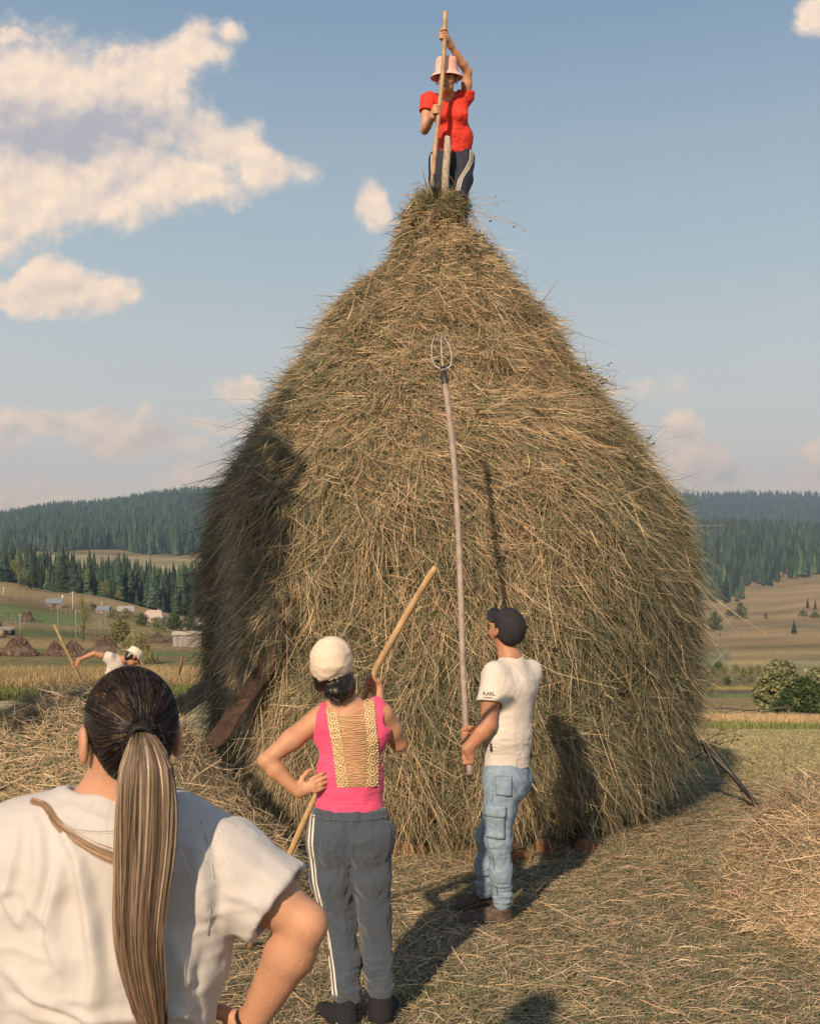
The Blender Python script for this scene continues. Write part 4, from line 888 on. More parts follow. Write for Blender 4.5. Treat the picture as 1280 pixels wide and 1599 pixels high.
        for _ in range(smooth_it):
            acc = np.zeros_like(V); n_ = np.zeros(len(V))
            for i_ in range(4):
                for j_ in (1, 3): np.add.at(acc, Q[:, i_], V[Q[:, (i_+j_) % 4]]); np.add.at(n_, Q[:, i_], 1)
            V = V*.4+acc/np.maximum(n_, 1)[:, None]*.6
        if s.disp or post:
            nrm = np.zeros_like(V); fn_ = np.cross(V[Q[:, 2]]-V[Q[:, 0]], V[Q[:, 3]]-V[Q[:, 1]])
            for i_ in range(4): np.add.at(nrm, Q[:, i_], fn_)
            nrm = unit(nrm); tot = 0
            for d in s.disp: tot = tot+d(V, nrm)
            V = V+nrm*np.reshape(tot, (-1, 1))
        s.V, s.Q = V, Q
        cc = None if col is None else col(V)
        return mk(name, V, Q, m, parent, cc)
    def bvh(s): return BVHTree.FromPolygons([tuple(v) for v in s.V], [tuple(int(i) for i in q) for q in s.Q])

def drape(bvh, px, py, Y, n=(0, 1, 0), off=.004, start=1.0):
    """drop a point seen at (px,py) onto a surface, along n"""
    p = P(px, py, Y); d = Vector(n).normalized(); o = Vector(p)-d*start
    h = bvh.ray_cast(o, d, 3)
    if h[0] is None: h2 = bvh.find_nearest(Vector(p)); return np.array(h2[0])-np.array(d)*off
    return np.array(h[0])+np.array(h[1])*off*(1 if h[1].dot(d) < 0 else -1)
def strip(bvh, A, B, Y, nu, nv, off=.004, n=(0, 1, 0)):
    """patch between two pixel polylines A and B draped on a surface"""
    A = np.array(A, float); B = np.array(B, float); t = np.linspace(0, 1, nu); ta = np.linspace(0, 1, len(A))
    a = np.stack([np.interp(t, ta, A[:, k]) for k in (0, 1)], 1); b = np.stack([np.interp(t, ta, B[:, k]) for k in (0, 1)], 1); V = []
    for i in range(nu):
        for j in range(nv): q = a[i]+(b[i]-a[i])*j/(nv-1); V.append(drape(bvh, q[0], q[1], Y, n, off))
    i = (np.arange(nu-1)[:, None]*nv+np.arange(nv-1)[None]).ravel(); return np.array(V), np.stack((i, i+1, i+nv+1, i+nv), 1)

# ---- body parts
def head(S, c, F, neck=None, nr=.052, s=1.0):
    c = np.array(c, float); L = lambda x, y, z: c+(np.array((x, y, z))*s)@F
    S.ell(L(0, -.012, .035), np.array((.074, .092, .088))*s, F, .02).ell(L(0, .022, -.03), np.array((.060, .068, .080))*s, F, .03)
    S.cone(L(-.03, .03, -.075), L(.03, .03, -.075), .026*s, .026*s, .03).ell(L(0, .058, -.088), np.array((.024, .022, .020))*s, F, .02)
    S.ell(L(0, .070, .012), np.array((.05, .022, .012))*s, F, .015)
    S.cone(L(0, .086, .002), L(0, .106, -.030), .008*s, .013*s, .010).ell(L(.012, .094, -.034), np.array((.008, .010, .007))*s, F, .006).ell(L(-.012, .094, -.034), np.array((.008, .010, .007))*s, F, .006)
    for q in (-1, 1):
        S.ell(L(.030*q, .098, -.004), np.array((.016, .018, .010))*s, F, .012, sub=True); S.ell(L(.030*q, .078, -.004), np.array((.014, .010, .011))*s, F, .006)
        S.ell(L(.042*q, .068, -.03), np.array((.022, .022, .018))*s, F, .02)
        S.ell(L(.083*q, -.012, -.008), np.array((.009, .021, .034))*s, F, .006); S.ell(L(.089*q, -.002, -.006), np.array((.005, .011, .019))*s, F, .004, sub=True)
    S.ell(L(0, .088, -.058), np.array((.022, .010, .0055))*s, F, .004).ell(L(0, .086, -.068), np.array((.019, .010, .006))*s, F, .004)
    if neck is not None: S.cone(L(0, -.022, -.045), neck, nr*s, nr*1.1*s, .03)
    return L
def face_bits(L, F, parent, s=1.0, browc=(.03, .02, .015)):
    me = mat('eyewhite', (.6, .56, .52), .25, var=.05) if 'eyewhite' not in M else M['eyewhite']; M['eyewhite'] = me
    if 'iris' not in M: M['iris'] = mat('iris', (.03, .018, .01), .15); M['lip'] = mat('lip', (.36, .13, .10), .45); M['brow'] = mat('brow', browc, .8)
    for q in (-1, 1):
        e = Sculpt(.002*s); e.ell(L(.030*q, .0815, -.004), np.array((.010, .009, .0055))*s, F, .001); eo = e.build('eye', me, parent)
        e = Sculpt(.0015*s); e.ell(L(.030*q, .0885, -.0045), np.array((.0048, .003, .0048))*s, F, .001); e.build('iris', M['iris'], eo)
        e = Sculpt(.002*s); e.cone(L(.014*q, .094, .012), L(.044*q, .080, .014), .0035*s, .0025*s, .001); e.build('eyebrow', M['brow'], parent)
    e = Sculpt(.002*s); e.cone(L(-.017, .0905, -.0625), L(.017, .0905, -.0625), .0045*s, .0045*s, .002).cone(L(-.014, .092, -.069), L(.014, .092, -.069), .0045*s, .0045*s, .002); e.build('mouth', M['lip'], parent)
def grip(S, wrist, c, axis, side, rp=.014, s=1.0, thumb_up=1, wr=.026):
    """a fist closed round a pole: c on the pole axis, side points from the pole to the palm, index finger towards +axis"""
    axis = unit(np.array(axis, float)); side = np.array(side, float); side = unit(side-axis*(side@axis)); oth = np.cross(axis, side)
    c = np.array(c, float); pr = rp+.013*s
    S.cone(wrist, c+side*(pr+.010), wr*s, .020*s, .02, wide=axis, ratio=1.45)
    S.cone(c+side*(pr+.004)-axis*.026*s, c+side*(pr+.004)+axis*.026*s, .016*s, .017*s, .012)
    for i, (ln, rr) in enumerate(((.92, .0082), (1.0, .0090), (1.05, .0092), (1.0, .0090))):
        h = (i-1.5)*.0195*s; pts = []
        for t in np.linspace(-.15, 1, 7):
            a = 15+t*265*ln*(.024/(rp+.010)); a = R(min(a, 330)); rad = rp+.0075*s+.004*s*(t < .3)
            pts.append(c+axis*(h+.002*math.sin(i*2+t*3))+rad*(math.cos(a)*side+math.sin(a)*oth))
        S.chain(pts, [rr*s*(1.12-.22*q/6) for q in range(7)], .005)
    tb = c+side*(pr+.002)+axis*.030*s*thumb_up-oth*.012*s; S.chain([tb, c+side*.006*s+axis*.043*s*thumb_up-oth*(rp+.012)*1.0, c-side*(rp+.006)*1.0+axis*.036*s*thumb_up-oth*(rp+.003), c-side*(rp+.012)+axis*.028*s*thumb_up+oth*.004], [.0125*s, .011*s, .0098*s, .008*s], .008)
def open_hand(S, wrist, d, nrm, s=1.0, curl=.25, thumb=1, spread=.10, wr=.025):
    """palm from the wrist along d, palm facing nrm, fingers curling towards nrm"""
    d = unit(np.array(d, float)); nrm = np.array(nrm, float); nrm = unit(nrm-d*(d@nrm)); sd = np.cross(d, nrm)*thumb; w = np.array(wrist, float)
    S.cone(w, w+d*.075*s, wr*.62*s, .0145*s, .015, wide=sd, ratio=1.9)
    for i, (ln, o) in enumerate(((.066, .030), (.075, .010), (.070, -.010), (.054, -.028))):
        b = w+d*(.082-.006*abs(i-1.2))*s+sd*o*s; dd = unit(d+sd*spread*(1.5-i)*.6); q = [b]; ang = curl*(.7+.2*i)
        for sg in (.45, .32, .23): dd = unit(dd*math.cos(ang)+nrm*math.sin(ang)); q.append(q[-1]+dd*ln*sg*1.05*s)
        S.chain(q, [.0098*s, .0092*s, .0084*s, .007*s], .007)
    b = w+d*.02*s+sd*.024*s; t1 = b+(d*.55+sd*.75+nrm*.25)*.034*s; t2 = t1+unit(d*.85+sd*.45+nrm*.3)*.033*s; t3 = t2+unit(d*.95+sd*.2+nrm*.35)*.025*s
    S.chain([b, t1, t2, t3], [.015*s, .012*s, .0105*s, .008*s], .01)
def wrinkles(amp, s=(14, 14, 7), seed=3, rid=True):
    def f(V, n):
        q = V*np.array(s); v = fbm(q+.6*np.stack([vnoise(q, .7, seed+5+k) for k in range(3)], -1), 1.0, seed, 3)
        return (1-2*np.abs(v)*1.3)*amp if rid else v*amp
    return f
def around(c, r, amp, s=(30, 30, 60), seed=5):
    """tight creases near a joint"""
    c = np.array(c)
    def f(V, n):
        w = np.exp(-((V-c)**2).sum(-1)/(r*r)); q = V*np.array(s); return w*amp*(1-2*np.abs(fbm(q, 1.0, seed, 2))*1.4)
    return f
SK = dict(rough=.52, sss=.08, spec=.35, vscale=11, bump=.0012, bscale=160, fine=.0002, fscale=1500)
M['skin_tan'] = mat('skin_tan', (.50, .255, .15), var=.20, **SK)
M['skin_dark'] = mat('skin_dark', (.42, .20, .115), var=.22, **SK)
M['skin_fore'] = mat('skin_fore', (.50, .26, .16), var=.24, **SK)
M['skin_old'] = mat('skin_old', (.52, .27, .16), var=.22, **SK)
M['shirt_white'] = mat('shirt_white', (.58, .52, .47), .85, var=.08, vscale=7, bump=.004, bscale=16, fine=.0003, fscale=1400, sheen=.2, spec=.15)
M['shirt_fore'] = mat('shirt_fore', (.49, .465, .45), .85, var=.05, vscale=7, bump=.0025, bscale=13, bstretch=(1.3, 1.3, .6), fine=.0003, fscale=1600, sheen=.15, spec=.15)
M['pink'] = mat('pink', (.74, .085, .19), .8, var=.18, vscale=10, bump=.003, bscale=30, fine=.0003, sheen=.15, spec=.2)
M['red'] = mat('red', (.66, .045, .03), .75, var=.2, vscale=9, bump=.005, bscale=22, fine=.0003, spec=.2)
M['sweat'] = mat('sweat', (.062, .078, .105), .9, var=.28, vscale=260, bump=.004, bscale=18, fine=.0006, fscale=1200, spec=.15, sheen=.3)
M['navy'] = mat('navy', (.022, .028, .045), .7, var=.3, vscale=20, bump=.006, bscale=20, spec=.25)
M['denim'] = mat('denim', (.29, .37, .46), .85, var=.5, vscale=30, bump=.006, bscale=22, bstretch=(1, 1, .6), fine=.0006, fscale=900, col2=(.13, .19, .26), spec=.2, vthr=(.22, .78))
M['boot'] = mat('boot', (.05, .036, .03), .75, var=.55, vscale=40, bump=.004, bscale=60, col2=(.12, .09, .07))
M['black'] = mat('black', (.016, .015, .016), .7, var=.4, vscale=30, bump=.002, bscale=60, spec=.3)
M['sock'] = mat('sock', (.02, .02, .023), .95, var=.4, vscale=200)
M['capwhite'] = mat('capwhite', (.66, .54, .43), .8, var=.12, vscale=10, bump=.002, bscale=30, fine=.0003)
M['capblack'] = mat('capblack', (.024, .022, .026), .8, var=.3, vscale=30, bump=.0015, bscale=60, fine=.0003)
M['hatpink'] = mat('hatpink', (.80, .46, .40), .8, var=.18, vscale=90, bump=.003, bscale=30)
M['hatbeige'] = mat('hatbeige', (.66, .57, .46), .8, var=.15, vscale=30, bump=.003, bscale=30)
M['hair_black'] = mat('hair_black', (.012, .008, .007), .38, var=.4, vscale=60, spec=.5)
M['hair'] = mat('hair', rough=.46, attr=True, var=.12, vscale=40, spec=.45)
M['lace'] = mat('lace', (.66, .50, .28), .8, var=.3, vscale=120, bump=.002, bscale=200)
M['stripe'] = mat('stripe', (.70, .64, .56), .8, var=.1)
M['inkgrey'] = mat('inkgrey', (.06, .05, .06), .7)
M['rubber'] = mat('rubber', (.02, .018, .017), .8)

def shell(name, prof, F, c, m, parent, nu=40, thick=.002, noise_=.0, seed=0, sx=1.0, sy=1.0, arc=(0, 2*math.pi), warp=None):
    """a sewn shell of revolution; prof = [(radius, height), ...] in frame F at c"""
    pr = np.array(prof, float); t = np.linspace(0, 1, len(pr)); tt = np.linspace(0, 1, len(pr)*4); r = np.interp(tt, t, pr[:, 0]); z = np.interp(tt, t, pr[:, 1]); a = np.linspace(arc[0], arc[1], nu)
    rr = r[:, None]*np.ones(nu); zz = z[:, None]*np.ones(nu)
    Lc = np.stack((rr*np.cos(a)*sx, rr*np.sin(a)*sy, zz), -1)
    if warp: Lc = warp(Lc, rr, zz, a)
    V = (Lc.reshape(-1, 3))@F+np.array(c)
    if noise_: V = V+fbm(V, 18, seed, 3)[:, None]*noise_
    i = (np.arange(len(tt)-1)[:, None]*nu+np.arange(nu-1)[None]).ravel(); Q = np.stack((i, i+1, i+nu+1, i+nu), 1)
    o = mk(name, V, Q, m, parent); md = o.modifiers.new('thickness', 'SOLIDIFY'); md.thickness = thick; md.offset = 0; return o
def hair_strands(name, paths, width, cols, parent, seg):
    side = None; V, Q = ribbons(paths, width, side, (1, 1, .6)); return mk(name, V, Q, M['hair'], parent, np.repeat(cols, 2, 0) if len(cols)*2 == len(V) else np.repeat(cols, seg*2, 0), True)
# ================================================================ the ponytailed woman in front
def fore_woman():
    Y0 = 2.0; F = lambda x, y, dy=0: P(x, y, Y0+dy)
    e = empty('person', (-.52, 2.02, 0), 'woman in a white t-shirt with a long ponytail seen close from behind, hand on hip', 'person')
    hd = frame((-.47, .88, .0)); S = Sculpt(.004)
    hc = F(202, 1150, .0); neck = F(178, 1275, .02)
    L = head(S, hc, hd, neck, .059, 1.0)
    face_bits(L, hd, e)
    shR, elR, wrR = F(352, 1348), F(478, 1442, -.03), F(392, 1600, .02)
    shL, elL, wrL = F(28, 1318), F(-75, 1470, -.02), F(12, 1610, .02)
    S.cone(F(180, 1262, .02), F(182, 1312, .01), .060, .078, .03)
    S.cone(F(110, 1335), F(255, 1337), .058, .058, .03).cone(F(182, 1330), F(178, 1500), .10, .10, .06, wide=(1, 0, 0), ratio=1.5).cone(F(178, 1500), F(175, 1640), .095, .11, .06, wide=(1, 0, 0), ratio=1.45)
    S.cone(F(175, 1640), F(175, 1720), .115, .12, .05, wide=(1, 0, 0), ratio=1.45)
    for q, (sh, el, wr) in ((1, (shR, elR, wrR)), (-1, (shL, elL, wrL))):
        mid = sh+(el-sh)*.55; S.chain([sh+(0, 0, -.012), mid, el], [.044, .046, .037], .03); f1 = el+(wr-el)*.28; S.chain([el, f1, wr], [.037, .0445, .026], .012)
        open_hand(S, wr, (-q*.75, .1, -.55), (-q*.3, -.5, .1), 1.0, .15, q)
        hip = np.array((F(175, 1700)[0]+q*.09, Y0+.01, .88)); kn = hip+(q*.02, .03, -.42); an = np.array((hip[0]+q*.03, Y0, .09))
        S.chain([hip, kn, an], [.088, .056, .038], .04); S.cone(an+(0, -.02, -.04), an+(q*.02, .14, -.06), .034, .028, .03)
    body = S.build('body', M['skin_fore'], e)
    # t-shirt
    T = Sculpt(.005)
    T.cone(F(105, 1308, .005), F(262, 1310, .005), .080, .080, .05).cone(F(182, 1290, .01), F(182, 1300, .01), .085, .10, .05)
    T.cone(F(60, 1338), F(305, 1345), .074, .074, .06)
    T.cone(F(176, 1350), F(170, 1480, .0), .122, .124, .06, wide=(1, 0, 0), ratio=1.50).cone(F(170, 1480), F(172, 1650), .124, .126, .06, wide=(1, 0, 0), ratio=1.50)
    T.cone(F(30, 1400), F(60, 1480), .075, .06, .05).cone(F(300, 1380), F(280, 1480), .08, .065, .05)
    eR = shR+(elR-shR)*.66; eL = shL+(elL-shL)*.72
    for sh, en, d in ((shR, eR, 1), (shL, eL, -1)):
        dr = unit(en-sh); T.ell(sh, (.070, .072, .070), None, .05); T.cone(sh-dr*.01, en, .069, .080, .035, flat=True)
        T.cone(en-dr*.045, en+dr*.03, .064, .067, .003, sub=True, flat=True)
    T.cone(F(180, 1262, .02), F(181, 1225, .025), .066, .085, .008, sub=True)
    T.cut((0, 0, F(0, 1612)[2]), (0, 0, -1)); T.cone((F(172, 0)[0], Y0, F(0, 1700)[2]), (F(172, 0)[0], Y0, F(0, 1575)[2]), .112, .110, .003, wide=(1, 0, 0), ratio=1.44, sub=True, flat=True)
    # folds: long drapes falling from the left shoulder blade, gathers at the waist, pulls to the right sleeve
    def px(V): return 640+FP*V[:, 0]/V[:, 1], HY-(V[:, 2]-HC)*FP/V[:, 1]
    def ridge(pts, w, amp, lop=0.0):
        pts = np.array(pts, float)
        def f(V, n):
            x, y = px(V); d = np.full(len(V), 1e9); sg = np.zeros(len(V)); tt = np.zeros(len(V)); m = len(pts)-1
            for i in range(m):
                a, b = pts[i], pts[i+1]; ab = b-a; t = np.clip(((x-a[0])*ab[0]+(y-a[1])*ab[1])/(ab@ab), 0, 1); qx = x-a[0]-t*ab[0]; qy = y-a[1]-t*ab[1]; dd = np.hypot(qx, qy); k = dd < d
                d = np.where(k, dd, d); tt = np.where(k, (i+t)/m, tt); sg = np.where(k, np.sign(qx*ab[1]-qy*ab[0]), sg)
            ww = w*(1+lop*sg); return amp*np.exp(-(d/ww)**2)*np.sin(np.pi*np.clip(tt*.9+.08, 0, 1))**.6*(n[:, 1] < .3)
        return f
    T.disp += [ridge([(95,1285),(125,1340),(140,1430),(150,1520),(135,1599)], 17, .020, .4), ridge([(60,1290),(70,1350),(60,1430)], 13, .012, -.3), ridge([(30,1300),(20,1360),(10,1400),(35,1440),(60,1400)], 9, .010),
               ridge([(100,1340),(85,1400),(80,1470),(100,1520)], 12, .012, .3), ridge([(60,1420),(75,1440),(95,1380)], 9, .008), ridge([(120,1300),(150,1380),(165,1470),(172,1560)], 12, -.008),
               ridge([(330,1310),(345,1380),(338,1440)], 12, -.010), ridge([(300,1330),(320,1400),(330,1440)], 14, .008), ridge([(355,1330),(400,1360),(450,1395)], 14, .006), ridge([(345,1390),(390,1405),(430,1425)], 10, .007),
               ridge([(20,1520),(60,1560),(140,1590),(240,1585),(320,1570)], 10, .010), ridge([(30,1555),(90,1580),(160,1605)], 7, -.008), ridge([(270,1470),(290,1530),(285,1590)], 14, .009), ridge([(320,1480),(300,1550),(305,1599)], 10, -.007),
               ridge([(230,1310),(300,1322),(350,1345)], 10, .005), ridge([(110,1262),(180,1290),(250,1262)], 8, .004), ridge([(300,1590),(270,1575),(250,1599)], 6, .010), wrinkles(.0030, (9, 9, 5), 8), wrinkles(.0012, (24, 24, 12), 18), around(F(345, 1415, -.05), .07, .006, (10, 10, 26)), around(F(300, 1570, -.1), .10, .005, (12, 12, 30)), around(F(60, 1560, -.1), .12, .005, (9, 9, 28)), around(F(35, 1400, -.06), .08, .006, (12, 12, 20))]
    shirt = T.build('t_shirt', M['shirt_fore'], e, 2); tb = T.bvh()
    # ribbed collar
    a = np.linspace(0, 2*np.pi, 60, endpoint=True); cc = F(180, 1256, .02); pts = []
    for t in a:
        q = cc+np.array((math.cos(t)*.070, math.sin(t)*.066, .0-.012*math.sin(t)*-1)); h = tb.find_nearest(Vector(q)); pts.append(np.array(h[0])+np.array((0, 0, .002)))
    m = MB(); m.tube(pts, .006, 6); m.build('collar', M['shirt_fore'], shirt)
    # seam of the sleeve
    m = MB(); q = [drape(tb, x, y, Y0, off=.0006) for x, y in ((322,1272),(340,1310),(347,1350),(342,1400),(337,1440))]; m.tube(q, .0012, 4); m.build('seam', M['shirt_fore'], shirt)
    m = MB(); q = [drape(tb, x, y, Y0, off=.0004) for x, y in ((98,1262),(120,1270),(150,1277),(180,1280),(210,1279),(240,1273),(264,1263))]; m.tube(q, .0010, 4); m.tube([p_+np.array((0, 0, .004)) for p_ in q], .0008, 4); m.build('neck_seam', M['shirt_fore'], shirt)
    # trousers (below the frame)
    J = Sculpt(.007); cx = F(175, 1700)[0]
    J.cone((cx, Y0, 1.10), (cx, Y0, .95), .108, .125, .04, wide=(1, 0, 0), ratio=1.45)
    for q in (-1, 1): hip = np.array((cx+q*.09, Y0+.01, .90)); kn = hip+(q*.02, .03, -.42); an = np.array((hip[0]+q*.03, Y0, .09)); J.chain([hip, kn, an], [.105, .075, .065], .04)
    J.disp += [wrinkles(.004)]; J.build('trousers', M['denim'], e)
    for q in (-1, 1):
        an = np.array((cx+q*.12, Y0, .06)); B = Sculpt(.005); B.cone(an+(0, -.03, -.015), an+(q*.02, .16, -.02), .042, .036, .03); B.cut((0, 0, .0), (0, 0, -1)); B.build('shoe', M['boot'], e)
    # bracelet
    m = MB(); d = unit(wrR-elR); s = unit(np.cross(d, (0, 1, 0))); u = np.cross(s, d); c = elR+(wrR-elR)*.97; m.tube([c+.0315*(math.cos(t)*s+math.sin(t)*u) for t in np.linspace(0, 6.28, 24)], .0035, 6); m.build('bracelet', M['black'], e)
    # ---- hair
    rad = np.array((.080, .101, .096)); hcn = L(0, -.014, .030)
    H = Sculpt(.004); H.ell(hcn, rad, hd, .02).ell(L(0, -.046, -.040), (.050, .038, .046), hd, .03)
    H.cut(L(0, .045, .0), hd[1]*1.0-hd[2]*.75)
    for q in (-1, 1): H.ell(L(.09*q, .002, -.03), (.022, .030, .055), hd, .008, sub=True) 
    cap = H.build('hair', M['hair_black'], e)
    tie = F(222, 1142, -.112); ti = hd@(tie-hcn)/rad; ti = unit(ti)
    n = 9000; u = unit(rng.normal(size=(n*3, 3)))
    k = (u[:, 1]*1.0-u[:, 2]*.75 < .47) & ~((u[:, 2] < -.50) & (u[:, 1] > -.2)) & (u[:, 2] > -.93) & ~((np.abs(u[:, 0]) > .80) & (u[:, 1] > -.28) & (u[:, 2] < .22)); u = u[k][:n]; n = len(u)
    seg = 9; tt = np.linspace(0, 1, seg)[None, :, None]; om = np.arccos(np.clip(u@ti, -1, 1))[:, None, None]; so = np.sin(np.maximum(om, .02))
    path = (np.sin((1-tt)*om)*u[:, None]+np.sin(tt*om)*ti)/so
    path = path*(1+.018*rng.random((n, 1, 1))+.015*np.sin(tt*3.1)*rng.random((n, 1, 1)))
    # lift off near the tie, gather to a knot
    W_ = path*rad; W_ = W_@hd+hcn; kn_ = tie+rng.normal(size=(n, 1, 3))*.008; w = np.clip((tt-.80)/.2, 0, 1)**1.5; W_ = W_*(1-w)+kn_*w
    hb_ = H.bvh(); hv = Vector(hcn)
    for i in range(n):
        for j in range(6):
            d_ = Vector(W_[i, j])-hv; l_ = d_.length; d_ /= l_; h_ = hb_.ray_cast(hv+d_*.25, -d_, .3)
            if h_[0] is not None: r_h = (h_[0]-hv).length+.0008; W_[i, j] = np.array(hv+d_*(r_h if r_h > l_ or j < 4 and l_-r_h < .012 else l_))
    base = np.array((.016, .011, .010)); lite = np.array((.26, .165, .095)); ph_ = fbm(u*3.5, 1.0, 9, 3)
    f = np.clip((ph_-.18)*2.2, 0, 1)*(rng.random(n) < .55)*np.clip(.45+u[:, 2]*.8-u[:, 0]*.5, 0, 1)+(rng.random(n) < .05)*.4
    c = base*rng.uniform(.6, 1.9, (n, 1))+(lite-base)*np.clip(f, 0, 1)[:, None]
    hair_strands('scalp_hair', W_, rng.uniform(.0012, .0022, n), c, cap, seg)
    m = MB(); ax = unit(np.array((.15, -1, -.35))); s = unit(np.cross(ax, (0, 0, 1))); uu_ = np.cross(s, ax)
    for o in (-.004, .002, .008): m.tube([tie+ax*(o+.01)+.0165*(math.cos(t)*s+math.sin(t)*uu_) for t in np.linspace(0, 6.28, 22)], .0045, 6)
    m.build('hair_tie', M['black'], e)
    # ponytail
    ctr = [(222,1142,-.118),(226,1160,-.150),(229,1200,-.168),(228,1260,-.168),(226,1330,-.172),(221,1400,-.172),(218,1450,-.170),(220,1500,-.168),(228,1550,-.165),(238,1600,-.160),(243,1625,-.158)]
    hw = [.012,.026,.042,.046,.043,.037,.034,.032,.029,.022,.008]; hd_ = [.012,.022,.028,.026,.022,.020,.018,.017,.015,.012,.005]
    ctr = np.array([F(*q) for q in ctr]); tq = np.linspace(0, 1, len(ctr)); seg = 22; ts = np.linspace(0, 1, seg)
    C3 = np.stack([np.interp(ts, tq, ctr[:, k]) for k in range(3)], 1); C3[1:-1] = (C3[:-2]+2*C3[1:-1]+C3[2:])/4; A_ = np.interp(ts, tq, hw)*1.0; B_ = np.interp(ts, tq, hd_)
    n = 11000; r_ = np.sqrt(rng.random(n)); a = rng.uniform(0, 2*np.pi, n); r_ = np.where(rng.random(n) < .5, .82+.22*rng.random(n), r_); ox = r_*np.cos(a); oy = r_*np.sin(a)
    wob = rng.normal(size=(n, 1))*.09*np.sin(ts*rng.uniform(2, 7, (n, 1))+rng.uniform(0, 6, (n, 1)))*ts
    lockph = fbm(np.stack((ox*3, oy*3, ox*0), -1), 1, 15)[:, None]*.30*np.sin(ts*6+ox[:, None]*5)
    pts = C3[None]+np.stack(((ox[:, None]+wob+lockph)*A_, (oy[:, None]+wob*.5)*B_, np.zeros((n, seg))), -1)
    endf = rng.uniform(.82, 1.0, n)[:, None]; cut_ = ts[None] > endf; last = np.argmax(cut_, 1); last = np.where(cut_.any(1), last, seg-1)
    for i in range(seg): kq = i > last; pts[kq, i] = pts[kq, i-1]+np.array((0, 0, -.0012))
    ph_ = fbm(np.stack((ox*4.5, oy*4.5, ox*0), -1), 1, 19, 3)
    dark = np.array((.055, .035, .026)); bl = np.array((.58, .45, .33)); midc = np.array((.26, .165, .105))
    g = np.clip(.42+ph_*.25+rng.normal(size=n)*.30+.15*(-ox), 0, 1)[:, None, None]; c = dark*(1-g)+bl*g; tl = ts[None, :, None]
    low = (dark*1.1*(1-g)+np.array((.30, .185, .10))*g); c = c*(1-tl**1.2)+low*tl**1.2; c = c*rng.uniform(.75, 1.2, (n, 1, 1))
    pm = MB(); V_, Q_, T_ = tube(C3[2:], (np.minimum(A_, B_)*np.interp(ts, (0, .2, 1), (.3, .55, .5)))[2:], 14); 
    V_[:, 0] = np.where(True, V_[:, 0]+(V_[:, 0]-np.interp(-V_[:, 2], -C3[:, 2], C3[:, 0]))*.5, 0); pm.add(V_, Q_, T_, (.09, .06, .04)); pt = pm.build('ponytail', M['hair'], e)
    V, Q = ribbons(pts, rng.uniform(.0012, .0024, n), None, (1, 1, .7)); mk('ponytail_strands', V, Q, M['hair'], pt, np.repeat(c.reshape(-1, 3), 2, 0), True)
    # lock swept over the left shoulder
    n = 700; seg = 12; ts = np.linspace(0, 1, seg); q = np.array([drape(tb, x, y, Y0, off=.005) for x, y in ((205,1312),(180,1302),(150,1288),(120,1268),(100,1256),(84,1248),(66,1246))]); tq = np.linspace(0, 1, len(q))
    C3 = np.stack([np.interp(ts, tq, q[:, k]) for k in range(3)], 1); o = rng.normal(size=(n, 1, 3))*np.array((.002, .0012, .0034))*(1.2-.9*ts)[None, :, None]; o2 = rng.normal(size=(n, 1, 3))*.002*(ts**3)[None, :, None]
    c = np.array((.30, .20, .13))*rng.uniform(.4, 1.5, (n, 1)); V, Q = ribbons(C3[None]+o+o2, rng.uniform(.0012, .002, n)); mk('hair_lock', V, Q, M['hair'], e, np.repeat(c, seg*2, 0), True)
    # flyaways and nape hair
    n = 260; s0 = np.array([F(*v) for v in zip(rng.uniform(150, 215, n), rng.uniform(1190, 1226, n), rng.uniform(-.055, -.03, n))]); en = tie+rng.normal(size=(n, 3))*.01
    nearest = Vector; t6 = np.linspace(0, 1, 7)[None, :, None]; pt_ = s0[:, None]*(1-t6)+en[:, None]*t6; dd = unit(pt_-hcn); pt_ = pt_+dd*.012*np.sin(t6*3.14); V, Q = ribbons(pt_, np.full(n, .0005)); mk('nape_hair', V, Q, M['hair'], cap, np.full((len(V), 3), .02), True)
    n = 26; a0 = tie+rng.normal(size=(n, 3))*.02; t6 = np.linspace(0, 1, 9)[None, :, None]; dr = np.stack((rng.normal(size=n)*.10+.06, -.06+rng.normal(size=n)*.03, -rng.uniform(.1, .45, n)), -1); pt_ = a0[:, None]+dr[:, None]*t6+rng.normal(size=(n, 1, 3))*.02*np.sin(t6*4); V, Q = ribbons(pt_, np.full(n, .0004)); mk('flyaway_hair', V, Q, M['hair'], cap, np.full((len(V), 3), .10), True)
fore_woman()
